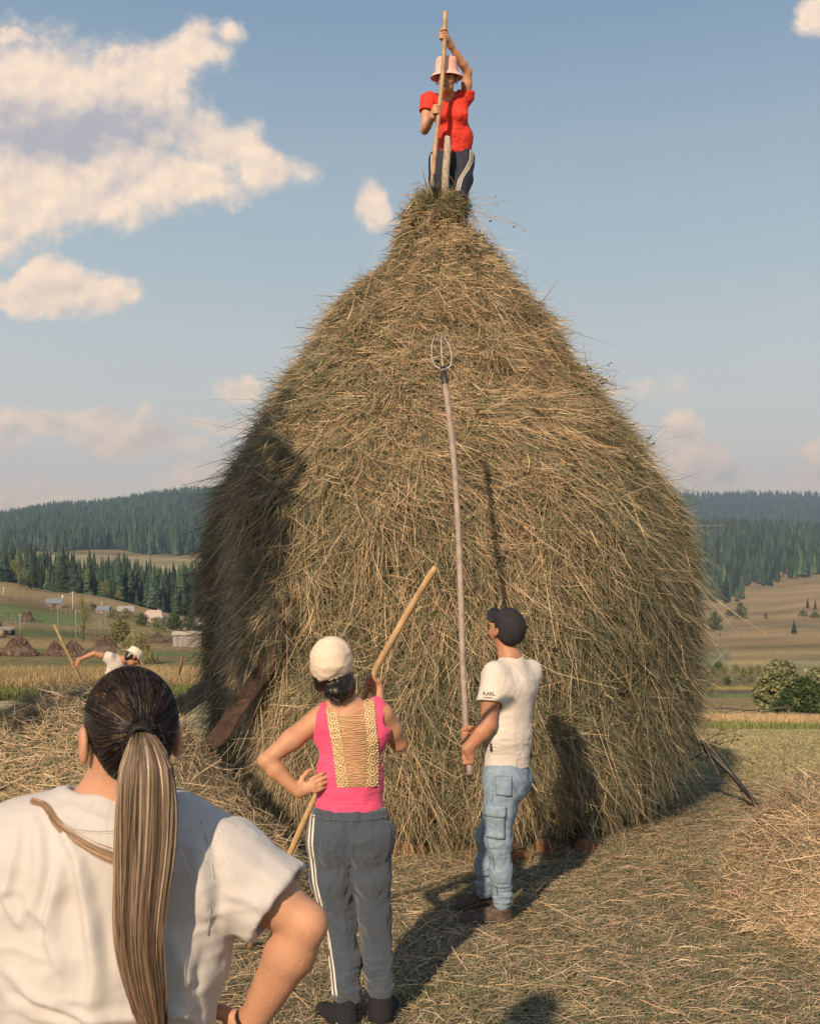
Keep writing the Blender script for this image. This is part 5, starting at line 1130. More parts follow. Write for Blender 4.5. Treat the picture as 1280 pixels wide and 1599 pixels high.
# ================================================================ the woman in the pink top
def pink_woman():
    Y0 = 4.72; F = lambda x, y, dy=0: P(x, y, Y0+dy); e = empty('person', (-.2, 4.75, 0), 'woman in a pink lace-backed top and grey sweatpants holding a pitchfork', 'person')
    hd = frame((.08, .86, .62), (.10, 0, 1)); S = Sculpt(.0045); hc = F(517, 1042, .0)
    L = head(S, hc, hd, F(540, 1108, .0), .047, .97); face_bits(L, hd, e, .97)
    shL, elL, wrL = F(497, 1122), F(415, 1188, -.10), F(466, 1236, -.09); shR, elR, wrR = F(598, 1116), F(623, 1162, .09), F(590, 1098, .22)
    S.cone(F(512, 1116), F(585, 1112), .048, .048, .04).cone(F(546, 1135), F(545, 1215), .085, .078, .05, wide=(1, 0, 0), ratio=1.38).cone(F(545, 1215), F(546, 1300, .0), .078, .105, .05, wide=(1, 0, 0), ratio=1.3)
    S.cone(F(543, 1095), F(545, 1125), .045, .07, .04)
    for sh, el, wr in ((shL, elL, wrL), (shR, elR, wrR)):
        m = sh+(el-sh)*.5; f1 = el+(wr-el)*.3; S.chain([sh, m, el], [.047, .042, .033], .035); S.chain([el, f1, wr], [.033, .0375, .0245], .010)
    open_hand(S, wrL, F(500, 1222, -.10)-wrL, (.1, .9, .0), .90, .30, 1, .04)
    pole = np.array([F(680, 885, -.06), F(652, 930, .02), F(590, 1038, .19), F(577, 1070, .235), P(480, 1270, 5.27), P(388, 1483, 5.60)])
    gc = pole[3]+(pole[2]-pole[3])*.1; ax = unit(pole[2]-pole[3]); grip(S, wrR, gc, ax, (.75, -.1, -.5), .013, .97, 1, .024)
    hips = [F(521, 1305), F(573, 1303)]; kn = [F(530, 1432, .02), F(586, 1430, .03)]; an = [F(540, 1552, -.01), F(594, 1548, .03)]
    for h, k, a in zip(hips, kn, an): S.chain([h, k, a, a-(0, 0, .06)], [.085, .054, .038, .036], .04)
    body = S.build('body', M['skin_tan'], e)
    # tank top
    T = Sculpt(.0045)
    T.cone(F(547, 1140), F(546, 1215), .094, .086, .05, wide=(1, 0, 0), ratio=1.42).cone(F(546, 1215), F(546, 1258), .087, .100, .05, wide=(1, 0, 0), ratio=1.42)
    T.cone(F(508, 1112, .0), F(512, 1150), .044, .060, .03).cone(F(588, 1105, .0), F(584, 1150), .044, .060, .03).cone(F(508, 1130), F(588, 1128), .07, .07, .03)
    T.ell(F(521, 1150, .085), (.062, .05, .06), None, .03).ell(F(573, 1150, .085), (.062, .05, .06), None, .03)
    for q, sh in ((-1, F(478, 1128, .0)), (1, F(617, 1122, .0))): T.cone(sh+(0, -.2, 0), sh+(0, .2, 0), .047, .047, .012, sub=True)
    for q, sh in ((-1, F(489, 1108, .0)), (1, F(612, 1098, .0))): T.cone(sh+(0, -.2, .02), sh+(0, .2, .02), .030, .030, .012, sub=True)
    T.cone(F(548, 1078, -.2), F(548, 1078, .2), .066, .066, .01, sub=True, wide=(1, 0, 0), ratio=1.25)
    T.cut(F(0, 1266), (0, 0, -1)); T.cone(F(546, 1300), F(546, 1252), .094, .090, .004, wide=(1, 0, 0), ratio=1.38, sub=True, flat=True)
    T.disp += [wrinkles(.0045, (8, 8, 15), 5), around(F(497, 1200, -.08), .07, .004, (12, 12, 45)), around(F(546, 1250, -.1), .10, .005, (7, 7, 45))]
    top = T.build('tank_top', M['pink'], e); tb = T.bvh()
    # lace back: sheer window with knotted strings, a band of lace on each side
    V, Q = strip(tb, [(524,1103),(534,1150),(543,1222)], [(572,1097),(577,1150),(576,1222)], Y0, 22, 12, .0025); pan = mk('lace_panel', V, Q, M['skin_tan'], e)
    m = MB()
    for k in range(36):
        t = (k+.5)/36; y = 1102+t*119; xl = np.interp(y, (1102, 1150, 1222), (524, 534, 544)); xr = np.interp(y, (1098, 1150, 1222), (572, 576, 575)); q = [drape(tb, xl+(xr-xl)*u, y+rng.normal()*.8+2.2*math.sin(math.pi*u)*(1-t*1.2), Y0, off=.0062) for u in np.linspace(0, 1, 7)]; m.tube(q, .0019, 4, (.46, .33, .17))
    m.build('lace_strings', M['painted'], pan)
    def band(A, B, nm):
        V, Q = strip(tb, A, B, Y0, 40, 7, .0055); b = mk('lace_band', V, Q, M['lacebase'], pan); A = np.array(A, float); B = np.array(B, float); t = np.linspace(0, 1, len(A)); m = MB(); ht = 1222-1104
        ev = lambda C, u: np.array([np.interp(u, t, C[:, k]) for k in (0, 1)])
        for k in range(9):
            u = (k+.5)/9; c = (ev(A, u)+ev(B, u))/2; w = np.linalg.norm(ev(B, u)-ev(A, u))
            for rr in (.36, .17): m.tube([drape(tb, c[0]+rr*w*math.cos(a), c[1]+rr*w*1.25*math.sin(a), Y0, off=.0085) for a in np.linspace(0, 6.28, 13)], .0016, 4, (.78, .66, .42))
        for side in (0.06, .94):
            for k in range(30): u = k/29; c = ev(A, u)*(1-side)+ev(B, u)*side; q = drape(tb, c[0], c[1], Y0, off=.008); m.tube([q-(.0022, 0, 0), q+(.0022, 0, 0)], .0022, 5, (.80, .70, .48))
        m.build('lace_edging', M['painted'], b)
    M['lacebase'] = mat('lacebase', (.42, .25, .11), .85, var=.3, vscale=150)
    band([(510,1105),(520,1150),(530,1222)], [(527,1103),(537,1150),(547,1222)], 'l'); band([(568,1098),(573,1150),(572,1222)], [(585,1092),(590,1150),(590,1222)], 'r')
    # sweatpants
    J = Sculpt(.005); J.cone(F(546, 1268), F(546, 1300), .106, .120, .05, wide=(1, 0, 0), ratio=1.42)
    J.ell(F(521, 1312, -.045), (.085, .085, .10), None, .04).ell(F(574, 1310, -.045), (.085, .085, .10), None, .04)
    J.chain([F(517, 1310), F(520, 1370), F(529, 1435, .01), F(537, 1500, .0), F(541, 1540, -.01)], [.096, .082, .060, .053, .053], .035); J.chain([F(576, 1308), F(580, 1370, .0), F(586, 1435, .03), F(590, 1500, .03), F(593, 1534, .03)], [.094, .081, .061, .052, .050], .035)
    for a in (F(542, 1548, -.01), F(594, 1541, .03)): J.cone(a, a+(0, 0, .012), .050, .052, .01)
    J.cut(F(0, 1262), (0, 0, 1)); 
    J.disp += [wrinkles(.009, (8, 8, 5), 12), wrinkles(.004, (22, 22, 12), 14), around(F(541, 1530, -.02), .10, .010, (8, 8, 40)), around(F(593, 1525, .02), .10, .009, (8, 8, 40)), around(F(535, 1430, -.05), .09, .006, (10, 10, 28)), around(F(545, 1350, -.1), .10, .006, (18, 10, 14))]
    tr = J.build('sweatpants', M['sweat'], e); jb = J.bvh()
    for off_ in (0, 5.5):
        A = [(486+off_, 1268), (484+off_, 1310), (490+off_, 1370), (505+off_, 1440), (515+off_, 1500), (521+off_, 1545)]; B = [(x+2.8, y) for x, y in A]; V, Q = strip(jb, A, B, Y0, 60, 3, .003); mk('side_stripe', V, Q, M['stripe'], tr)
    m = MB(); q = [drape(jb, x, 1272+2*math.sin(x*.9), Y0, off=.003) for x in range(490, 606, 3)]; m.tube(q, .003, 5); m.build('waistband', M['sweat'], tr)
    for a, t in ((an[0], (-.10, .10)), (an[1], (.04, .13))):
        a = a.copy(); B = Sculpt(.005); g = .0; B.chain([a+(0, 0, .02), np.array((a[0], a[1], .11))], [.043, .046], .02); B.cone((a[0], a[1]-.03, .045), (a[0]+t[0], a[1]+t[1], .035), .045, .038, .04).cone((a[0], a[1], .10), (a[0], a[1]-.02, .05), .045, .045, .03); B.cut((0, 0, .005), (0, 0, -1)); B.disp += [wrinkles(.002, (20, 20, 30), 4)]; B.build('boot', M['sock'], e)
    # cap and hair
    H = Sculpt(.004); H.ell(L(0, -.02, .012), (.076, .092, .086), hd, .02).ell(F(525, 1080, -.085), (.050, .040, .038), None, .02).ell(F(538, 1070, -.04), (.045, .05, .055), None, .03).ell(F(500, 1068, -.04), (.022, .035, .03), None, .02)
    H.cut(L(0, .03, 0), hd[1]-hd[2]*.3); H.disp += [wrinkles(.004, (40, 40, 12), 9)]; hair = H.build('hair', M['hair_black'], e)
    n = 500; c0 = np.array(F(525, 1080, -.09)); s0 = np.stack((rng.normal(size=n)*.05-.18*0, rng.normal(size=n)*.03, rng.normal(size=n)*.03), -1)+np.array(F(527, 1062, -.05)); t7 = np.linspace(0, 1, 7)[None, :, None]
    a0 = unit(rng.normal(size=(n, 3)))*.046; pts = c0+a0[:, None]*(1+.12*t7)*np.array((1, .85, .8))+np.cross(a0, unit(rng.normal(size=(n, 3))))[:, None]*t7*.9; V, Q = ribbons(pts, np.full(n, .0015)); mk('loose_strands', V, Q, M['hair'], hair, np.full((len(V), 3), .014), True)
    C = Sculpt(.004); C.ell(L(0, -.006, .034), (.088, .106, .098), hd, .02).ell(L(0, -.02, .075), (.066, .08, .068), hd, .04); C.cut(L(0, .0, -.030), -hd[2]+hd[1]*.12)
    C.ell(L(.010, -.115, -.035), (.036, .06, .050), hd, .006, sub=True); C.disp += [wrinkles(.004, (13, 13, 13), 6)]; cap = C.build('cap', M['capwhite'], e)
    m = MB(); 
    for k in range(6):
        a = k*math.pi/3+.5; m.tube([L(0, -.004, .040)+(np.array((.0868*math.cos(a)*math.cos(b), .1028*math.sin(a)*math.cos(b), .0948*math.sin(b)))@hd) for b in np.linspace(-.1, 1.5, 12)], .0012, 4)
    m.ell = None; m.tube([L(0, -.004, .133), L(0, -.004, .139)], [.008, .004], 8); m.build('cap_seam', M['capwhite'], cap)
    V = []; 
    for t in (0, .004):
        for i in range(9):
            a = R(-62+124*i/8); 
            for r_ in (.0, .065): V.append(L(math.sin(a)*(.080+r_*.35), .080*math.cos(a)+.012+r_*math.cos(a)*1.0, .0-r_*.22-t))
    Q = [(2*i, 2*i+1, 2*i+3, 2*i+2) for i in range(8)]+[(18+2*i, 18+2*i+2, 18+2*i+3, 18+2*i+1) for i in range(8)]+[(2*i+1, 18+2*i+1, 18+2*i+3, 2*i+3) for i in range(8)]; mk('visor', V, np.array(Q), M['capwhite'], cap)
    # her pitchfork
    t = empty('pitchfork', pole[-1], 'pitchfork with a bent yellow wooden handle held by the woman in pink', 'pitchfork')
    pp = []; 
    for a, b in zip(pole[:-1], pole[1:]): pp += [a+(b-a)*u for u in np.linspace(0, 1, 6, endpoint=False)]
    pp.append(pole[-1]); pp = np.array(pp); pp[1:-1] = (pp[:-2]+2*pp[1:-1]+pp[2:])/4; rr = np.full(len(pp), .0148)*(1+.08*rng.normal(size=len(pp)).clip(-1, 1)); rr[0] = .010; rr[1] = .0145
    m = MB(); m.tube(pp, rr, 12); m.build('handle', M['polewood'], t)
    b = pole[-1]; m = MB(); m.tube([b+(.01, 0, .05), b-(.005, 0, .01)], [.019, .017], 8); 
    m.tube([b+(-.07, .0, .0), b+(0, -.01, .0), b+(.07, .0, .01)], .007, 6); m.build('socket', M['iron'], t)
    for o in (-.07, -.023, .023, .07): m = MB(); m.tube([b+(o, 0, .0), b+(o-.02, .08, -.012), b+(o-.05, .18, .0), b+(o-.08, .26, .02)], [.006, .0055, .0045, .002], 6); m.build('tine', M['iron'], t)
pink_woman()

# ================================================================ the man
def man():
    Y0 = 6.0; F = lambda x, y, dy=0: P(x, y, Y0+dy); e = empty('person', (.47, 6.1, 0), 'man in a white t-shirt, black cap and blue cargo jeans raising a pitchfork', 'person')
    bf = np.array((-.78, .62, 0)); br = np.array((.62, .78, 0)); hd = frame((-.42, .56, .85)); S = Sculpt(.0045); hc = F(790, 983, .02)
    L0 = head(S, hc, hd, F(797, 1035, .02), .056, .92); face_bits(L0, hd, e, .92); L = L0
    chest = F(798, 1080, .0); shL = F(771, 1047, -.10); shR = F(828, 1045, .12); elL = F(762, 1132, -.16); wrL = F(731, 1168, -.16); elR = F(795, 1130, .26); wrR = F(742, 1152, .02)
    S.cone(F(797, 1030, .02), F(800, 1062, .01), .055, .085, .04).cone(chest+(0, 0, .03)-br*.10, chest+(0, 0, .03)+br*.10, .075, .075, .05)
    S.cone(chest, F(792, 1180), .088, .082, .06, wide=br, ratio=1.4).cone(F(792, 1180), F(790, 1210), .082, .09, .05, wide=br, ratio=1.35)
    S.chain([shL-(0, 0, .01), shL+(elL-shL)*.5, elL], [.044, .048, .042], .03); S.chain([elL, elL+(wrL-elL)*.3, wrL], [.043, .044, .029], .015); S.chain([shR-(0, 0, .01), shR+(elR-shR)*.5, elR], [.044, .048, .042], .03); S.chain([elR, elR+(wrR-elR)*.3, wrR], [.043, .044, .029], .015)
    pole = [F(692, 578, .62), F(700, 640, .53), F(709, 720, .42), F(715, 820, .29), F(719, 920, .17), F(722, 1030, .05), F(727, 1120, -.06), F(729, 1160, -.10), F(731, 1180, -.13)]
    ax = unit(pole[6]-pole[8]); grip(S, wrR, pole[6]+(pole[7]-pole[6])*.75, ax, (.75, .5, -.3), .015, 1.03, 1, .028); grip(S, wrL, F(730, 1183, -.13), -ax*1, (.4, -.75, .3), .015, 1.03, -1, .028)
    hips = [F(783, 1215, -.06), F(797, 1215, .08)]; kn = [F(778, 1310, -.06), F(762, 1308, .18)]; an = [F(784, 1408, .0), F(757, 1385, .22)]
    for h, k, a in zip(hips, kn, an): S.chain([h, k, a], [.088, .058, .040], .04)
    body = S.build('body', M['skin_dark'], e)
    T = Sculpt(.0045); T.cone(F(798, 1032, .02), F(800, 1062, .01), .062, .095, .04).cone(chest+(0, 0, .035)-br*.11, chest+(0, 0, .035)+br*.11, .080, .080, .05)
    T.cone(chest, F(792, 1150), .106, .104, .06, wide=br, ratio=1.42).cone(F(792, 1150), F(791, 1210), .104, .108, .05, wide=br, ratio=1.32)
    for sh, el in ((shL, elL), (shR, elR)):
        d = unit(el-sh); en = sh+(el-sh)*.58; T.ell(sh-(0, 0, .008), (.048, .048, .046), None, .03); T.cone(F(797, 1040, .02), sh-(0, 0, .012), .045, .050, .05); T.cone(sh+d*.03, en, .054, .074, .04, flat=True); T.cone(en-d*.04, en+d*.03, .058, .061, .003, sub=True, flat=True)
    T.cone(F(796, 1000, .02), F(797, 1027, .02), .060, .060, .006, sub=True, flat=True)
    T.cut(F(0, 1197), (0, 0, -1)); T.cone(F(791, 1230), F(791, 1182), .098, .096, .003, wide=br, ratio=1.32, sub=True, flat=True)
    T.disp += [wrinkles(.0035, (9, 9, 6), 15), around(F(775, 1150, -.12), .08, .008, (8, 8, 26)), around(F(778, 1060, -.1), .06, .004), around(F(810, 1165, -.05), .10, .005, (8, 8, 30))]
    sh_ = T.build('t_shirt', M['shirt_white'], e, 2); tb = T.bvh()
    # sleeve print and hem tag
    def text(body_, size, x, y, nm):
        cu = bpy.data.curves.new('t', 'FONT'); cu.body = body_; cu.size = size; cu.extrude = 0; cu.offset = size*.02; to = bpy.data.objects.new('t', cu); COL.objects.link(to); dg = bpy.context.evaluated_depsgraph_get(); me = bpy.data.meshes.new_from_object(to.evaluated_get(dg)); bpy.data.objects.remove(to)
        for v in me.vertices:
            q = drape(tb, x+v.co.x*FP/Y0, y-v.co.y*FP/Y0, Y0, off=.0025); v.co = Vector(q)
        o = link(nm, me, M['inkgrey'], sh_)
    text('KARL', .025, 750.5, 1080, 'sleeve_print'); text('LAGERFELD', .0092, 750.5, 1084, 'sleeve_print')
    m = MB(); q = drape(tb, 764, 1158, Y0, off=.004); m.box(q+(0, 0, -.01), (.012, .004, .04)); m.build('hem_tag', M['inkgrey'], sh_)
    # cargo jeans
    J = Sculpt(.005); J.cone(F(791, 1195), F(791, 1215), .098, .105, .05, wide=br, ratio=1.35); J.ell(F(797, 1225, -.05), (.085, .08, .09), None, .04).ell(F(806, 1222, .05), (.08, .08, .09), None, .04)
    J.chain([hips[0]+(0, 0, 0), F(780, 1265, -.06), kn[0], F(782, 1360, -.03), F(784, 1395, .0)], [.094, .078, .062, .054, .049], .04); J.chain([hips[1], F(780, 1262, .12), kn[1], F(759, 1350, .2), F(757, 1378, .22)], [.092, .078, .061, .053, .048], .04)
    for a in (F(785, 1406, .0), F(757, 1388, .22)): J.cone(a+(0, 0, -.012), a+(0, 0, .02), .044, .050, .012)
    J.cut(F(0, 1190), (0, 0, 1)); J.disp += [wrinkles(.006, (9, 9, 10), 22), around(F(784, 1385, .0), .09, .010, (8, 8, 45)), around(F(757, 1365, .2), .09, .010, (8, 8, 45)), around(F(778, 1310, -.06), .08, .007, (10, 10, 30)), around(F(800, 1235, -.1), .08, .005, (12, 12, 22))]
    je = J.build('cargo_jeans', M['denim'], e); jb = J.bvh()
    def pocket(x0, y0, x1, y1, off, flap=True):
        V, Q = strip(jb, [(x0, y0), (x0, y1)], [(x1, y0+1), (x1, y1+2)], Y0, 12, 9, off); p = mk('pocket', V, Q, M['denim'], je); so = p.modifiers.new('s', 'SOLIDIFY'); so.thickness = .006; so.offset = -1
        m = MB()
        for a, b in (((x0, y0), (x0, y1)), ((x0, y1), (x1, y1+2)), ((x1, y1+2), (x1, y0+1)), ((x0, y0), (x1, y0+1))): m.tube([drape(jb, a[0]+(b[0]-a[0])*u, a[1]+(b[1]-a[1])*u, Y0, off=off+.001) for u in np.linspace(0, 1, 8)], .0022, 4)
        m.build('pocket_seam', M['seamblue'], p)
        if flap: V, Q = strip(jb, [(x0-2, y0-6), (x0-2, y0+9)], [(x1+2, y0-7), (x1+1, y0+10)], Y0, 6, 9, off+.006); f = mk('pocket_flap', V, Q, M['denim'], p); so = f.modifiers.new('s', 'SOLIDIFY'); so.thickness = .005; so.offset = -1
    M['seamblue'] = mat('seamblue', (.10, .15, .21), .9)
    pocket(759, 1256, 783, 1299, .007); pocket(771, 1204, 794, 1232, .003, False)
    m = MB(); m.tube([drape(jb, x, y, Y0, off=.002) for x, y in ((768,1206),(766,1240),(764,1300),(770,1350),(776,1395))], .0016, 4); m.tube([drape(jb, x, y, Y0, off=.002) for x, y in ((804,1200),(800,1225),(796,1260),(793,1300))], .0016, 4); m.build('side_seam', M['seamblue'], je)
    for (hx, tx, gy, dy, a) in ((790, 728, 1448, -.02, an[0]), (764, 722, 1424, .27, an[1])):
        Yb = FP*HC/(gy-HY+4); hl = P(hx, gy-9, Yb); tp = P(tx, gy-7, Yb-.02); hl[2] = .060; tp[2] = .052; B = Sculpt(.005); B.cone(hl+(-.02, 0, 0), tp, .044, .040, .04); B.chain([a+(0, 0, -.0), np.array((hl[0]-.03, hl[1], .09)), hl+(-.04, 0, .02)], [.046, .050, .050], .03); B.ell((hl+tp)/2+(.01, 0, .03), (.06, .045, .035), None, .03)
        B.cut((0, 0, .012), (0, 0, -1)); B.disp += [wrinkles(.0025, (22, 22, 30), 3)]; bo = B.build('boot', M['boot'], e); So = Sculpt(.005); So.cone(hl*(1, 1, 0)+(-.01, 0, .010), tp*(1, 1, 0)+(-.006, 0, .010), .048, .045, .01); So.cut((0, 0, .020), (0, 0, 1)); So.cut((0, 0, -.002), (0, 0, -1)); So.build('sole', M['rubber'], bo)
    # hair, cap
    H = Sculpt(.004); H.ell(L(0, -.018, .02), (.073, .087, .083), hd, .02); H.cut(L(0, .02, 0), hd[1]-hd[2]*.4); H.cut(L(0, 0, -.055), -hd[2]); hair = H.build('hair', M['hair_black'], e)
    C = Sculpt(.004); C.ell(L(0, -.006, .040), (.079, .096, .088), hd, .02).ell(L(0, .05, .05), (.064, .046, .055), hd, .03).ell(L(0, -.055, .01), (.064, .052, .052), hd, .03); C.cut(L(0, .0, -.012), -hd[2]+hd[1]*.15); C.disp += [wrinkles(.0015, (14, 14, 14), 7)]; cap = C.build('cap', M['capblack'], e)
    cm = MB()
    for k in range(6): a = k*math.pi/3+.5; cm.tube([L(0, -.006, .040)+(np.array((.0800*math.cos(a)*math.cos(b), .0972*math.sin(a)*math.cos(b), .089*math.sin(b)))@hd) for b in np.linspace(-.1, 1.5, 12)], .0012, 4)
    cm.tube([L(0, -.006, .130), L(0, -.006, .137)], [.008, .004], 8); cm.build('cap_seam', M['capblack'], cap)
    lg = MB(); lg.tube([L(-.055, .062, .088), L(-.042, .075, .092), L(-.030, .08, .094)], .0025, 5); lg.tube([L(-.05, .06, .096), L(-.035, .07, .101)], .002, 5); lg.build('cap_emblem', M['stripe'], cap)
    st = MB(); st.tube([L(x, -.098+abs(x)*.35, -.022) for x in (-.03, 0, .03)], .006, 6); st.box(L(0, -.104, -.04), (.016, .006, .03), hd); st.build('cap_strap', M['black'], cap)
    V = []
    for t in (0, .004):
        for i in range(9):
            a = R(-60+120*i/8)
            for r_ in (.0, .070): V.append(L(math.sin(a)*(.080+r_*.35), .082*math.cos(a)+.015+r_*math.cos(a), .012-r_*.20-t-abs(math.sin(a))*.012))
    Q = [(2*i, 2*i+1, 2*i+3, 2*i+2) for i in range(8)]+[(18+2*i, 18+2*i+2, 18+2*i+3, 18+2*i+1) for i in range(8)]+[(2*i+1, 18+2*i+1, 18+2*i+3, 2*i+3) for i in range(8)]; mk('visor', V, np.array(Q), M['capblack'], cap)
    # his long pitchfork
    t = empty('pitchfork', pole[-1], 'long grey-handled three-tined pitchfork raised by the man in the white t-shirt', 'pitchfork')
    pp = []
    for a, b in zip(pole[:-1], pole[1:]): pp += [a+(b-a)*u for u in np.linspace(0, 1, 6, endpoint=False)]
    pp.append(pole[-1]+(pole[-1]-pole[-2])*1.5); pp = np.array(pp); pp[1:-1] = (pp[:-2]+2*pp[1:-1]+pp[2:])/4; m = MB(); m.tube(pp, np.linspace(.0185, .0165, len(pp))*(1+.05*rng.normal(size=len(pp)).clip(-1, 1)), 12); m.build('handle', M['greypole'], t)
    b = pole[0]; fr = unit(pole[0]-pole[1]); s = np.array((1., 0, 0)); m = MB(); m.tube([b-fr*.10, b-fr*.095, b+fr*.02], [.019, .022, .018], 10); m.build('socket', M['iron'], t)
    for o in (-1, 0, 1):
        base = b+fr*.01
        if o: q = [base, base+s*o*.022+fr*.0, base+s*(o*.050+.0)+fr*.022, base+s*(o*.060)+fr*.08+(0, -.03, 0), base+s*(o*.052)+fr*.15+(0, -.04, 0), base+s*(o*.030)+fr*.215+(0, -.02, 0)]
        else: q = [base, base+fr*.03+(.0, 0, 0), base+s*.0+fr*.09+(0, -.03, 0), base+s*.004+fr*.16+(0, -.04, 0), base+s*.020+fr*.235+(0, -.02, 0)]
        q = np.array(q); tq = np.linspace(0, 1, len(q)); ts = np.linspace(0, 1, 16); q = np.stack([np.interp(ts, tq, q[:, k]) for k in range(3)], 1); q[1:-1] = (q[:-2]+2*q[1:-1]+q[2:])/4
        m = MB(); m.tube(q, np.linspace(.0052, .0028, 16), 7); m.build('tine', M['steel'], t)
man()
# ================================================================ the woman in red on top of the stack
def bucket_hat(L, F, m, parent, r=.088, h=.10, brim=.055, droop=.045, z0=.03, seed=0):
    o = shell('bucket_hat', [(.001, z0+h), (r*.55, z0+h), (r*.88, z0+h-.006), (r*.96, z0+h-.022), (r*1.0, z0+h*.5), (r*1.06, z0), (r*1.07, z0-.004), (r*1.3, z0-droop*.45), (r+brim+.01, z0-droop)], F, L(0, -.004, 0), m, parent, 48, .0035, .006, seed, 1.0, 1.14)
    return o
def top_woman():
    Y0 = 9.30; F = lambda x, y, dy=0: P(x, y, Y0+dy); e = empty('person', P(702, 330, Y0), 'woman in a red t-shirt and pink bucket hat standing on top of the haystack', 'person')
    hd = frame((-.14, -.95, -.16)); S = Sculpt(.005); hc = F(697, 124, -.14); L = head(S, hc, hd, F(702, 158, .0), .046, .98); face_bits(L, hd, e, .98)
    shR, elR, wrR = F(669, 155, -.02), F(663, 203, -.06), F(676, 182, -.26); shL, elL, wrL = F(727, 152, .0), F(730, 112, -.08), F(703, 70, -.24)
    S.cone(F(702, 156), F(703, 172, .02), .05, .08, .04).cone(F(680, 160), F(718, 158), .055, .055, .04).cone(F(704, 178, .0), F(708, 215, .05), .088, .085, .06, wide=(1, 0, .1), ratio=1.38).cone(F(708, 215, .05), F(706, 245, .10), .085, .105, .06, wide=(1, 0, 0), ratio=1.32)
    for sh, el, wr in ((shR, elR, wrR), (shL, elL, wrL)): S.chain([sh, sh+(el-sh)*.5, el], [.045, .041, .035], .03); S.chain([el, el+(wr-el)*.3, wr], [.035, .035, .024], .012)
    pole = [F(695, 18, -.33), F(691, 60, -.32), F(686, 120, -.31), F(682, 170, -.30), F(679, 240, -.28), F(677, 292, -.27)]
    up = unit(pole[0]-pole[5]); grip(S, wrR, F(681.5, 172, -.30), up, (-.55, .6, -.1), .014, 1.0, 1); grip(S, wrL, F(691, 55, -.32), up, (.7, .4, -.35), .014, 1.0, 1)
    hips = [F(688, 250, .10), F(722, 249, .10)]; kn = [F(686, 305, .0), F(714, 310, -.02)]; an = [F(684, 380, .12), F(708, 384, .10)]
    for h, k, a in zip(hips, kn, an): S.chain([h, k, a], [.085, .055, .038], .04); S.cone(a, a+(0, -.13, -.04), .036, .03, .02)
    S.build('body', M['skin_old'], e)
    T = Sculpt(.005); T.cone(F(701, 155, .0), F(703, 172, .02), .055, .088, .04).cone(F(681, 160), F(719, 157), .062, .062, .04).cone(F(704, 178, .0), F(709, 215, .05), .100, .100, .06, wide=(1, 0, .1), ratio=1.36).cone(F(709, 215, .05), F(706, 245, .09), .104, .116, .05, wide=(1, 0, 0), ratio=1.36)
    T.ell(F(690, 180, -.06), (.07, .06, .06), None, .03).ell(F(718, 180, -.06), (.07, .06, .06), None, .03)
    for sh, el, f in ((shR, elR, .42), (shL, elL, .25)): d = unit(el-sh); en = sh+(el-sh)*f; T.ell(sh, (.060, .060, .058), None, .04); T.cone(sh-d*.01, en, .058, .066, .03, flat=True); T.cone(en-d*.03, en+d*.03, .052, .054, .003, sub=True, flat=True)
    T.ell(F(697, 150, -.07), (.048, .06, .05), None, .01, sub=True); T.cut(F(706, 239), (0.10, 0, -1)); T.disp += [wrinkles(.006, (10, 10, 7), 25), around(F(690, 165, -.1), .12, .007, (30, 12, 8)), around(F(710, 225, 0), .12, .006, (9, 9, 26))]
    T.build('t_shirt', M['red'], e)
    J = Sculpt(.006); J.cone(F(706, 232, .08), F(706, 250, .10), .105, .118, .04, wide=(1, 0, 0), ratio=1.40); J.chain([F(688, 252, .08), F(687, 280, .03), F(686, 308, .0), F(685, 350, .08)], [.100, .086, .074, .06], .03); J.chain([F(722, 250, .08), F(720, 280, .02), F(714, 312, -.03), F(709, 350, .06)], [.100, .088, .076, .06], .03)
    J.disp += [wrinkles(.008, (9, 9, 6), 31)]; tr = J.build('track_pants', M['navy'], e); jb = J.bvh()
    for k in range(3):
        A = [(733+k*2.4, 233), (732+k*2.6, 250), (725+k*2.6, 268), (715+k*2.6, 285), (710+k*2.6, 305)]; B = [(x+1.1, y) for x, y in A]; V, Q = strip(jb, A, B, Y0, 30, 2, .004); mk('side_stripe', V, Q, M['stripe'], tr)
    A = [(673.5, 240), (673, 260), (673, 295)]; V, Q = strip(jb, A, [(x+1.3, y) for x, y in A], Y0, 20, 2, .004); mk('side_stripe', V, Q, M['stripe'], tr)
    H = Sculpt(.005); H.ell(L(0, -.02, .025), (.080, .094, .088), hd, .02).ell(L(0, .045, .055), (.062, .05, .03), hd, .02); H.cut(L(0, .085, .04), hd[1]*.5-hd[2]*1.0); H.build('hair', M['hair_black'], e)
    hat = bucket_hat(L, hd, M['hatpink'], e, .088, .115, .036, .040, .052, 3)
    t = empty('hay_stick', pole[-1], 'straight wooden pole held upright by the woman on the haystack', 'pole')
    m = MB(); pp = np.array(pole); m.tube([pp[0]+(pp[-1]-pp[0])*u+np.array((.012*math.sin(u*5), 0, 0)) for u in np.linspace(0, 1, 24)], np.full(24, .0185)*(1+.04*rng.normal(size=24).clip(-1, 1)), 12); m.build('shaft', M['polewood2'], t)
    m = MB(); d = unit(pp[-1]-pp[-2]); m.tube([pp[-1]-d*.10, pp[-1], pp[-1]+d*.03], [.022, .023, .018], 10); m.build('ferrule', M['iron'], t)
    m = MB(); m.tube([F(698, 214, -.16), F(698.5, 235, -.17), F(696, 262, -.17), F(694, 300, -.15), F(694, 360, .05)], [.026, .031, .031, .033, .034], 10); tag(m.build('centre_stake', M['stakewood']), 'pale split stake sticking out of the stack top before the woman in red', 'stake')
M['polewood2'] = mat('polewood2', (.46, .29, .17), .55, var=.4, vscale=14, bump=.003, bscale=30, spec=.35)
M['stakewood'] = mat('stakewood', (.46, .38, .30), .7, var=.5, vscale=30, bump=.004, bscale=40)
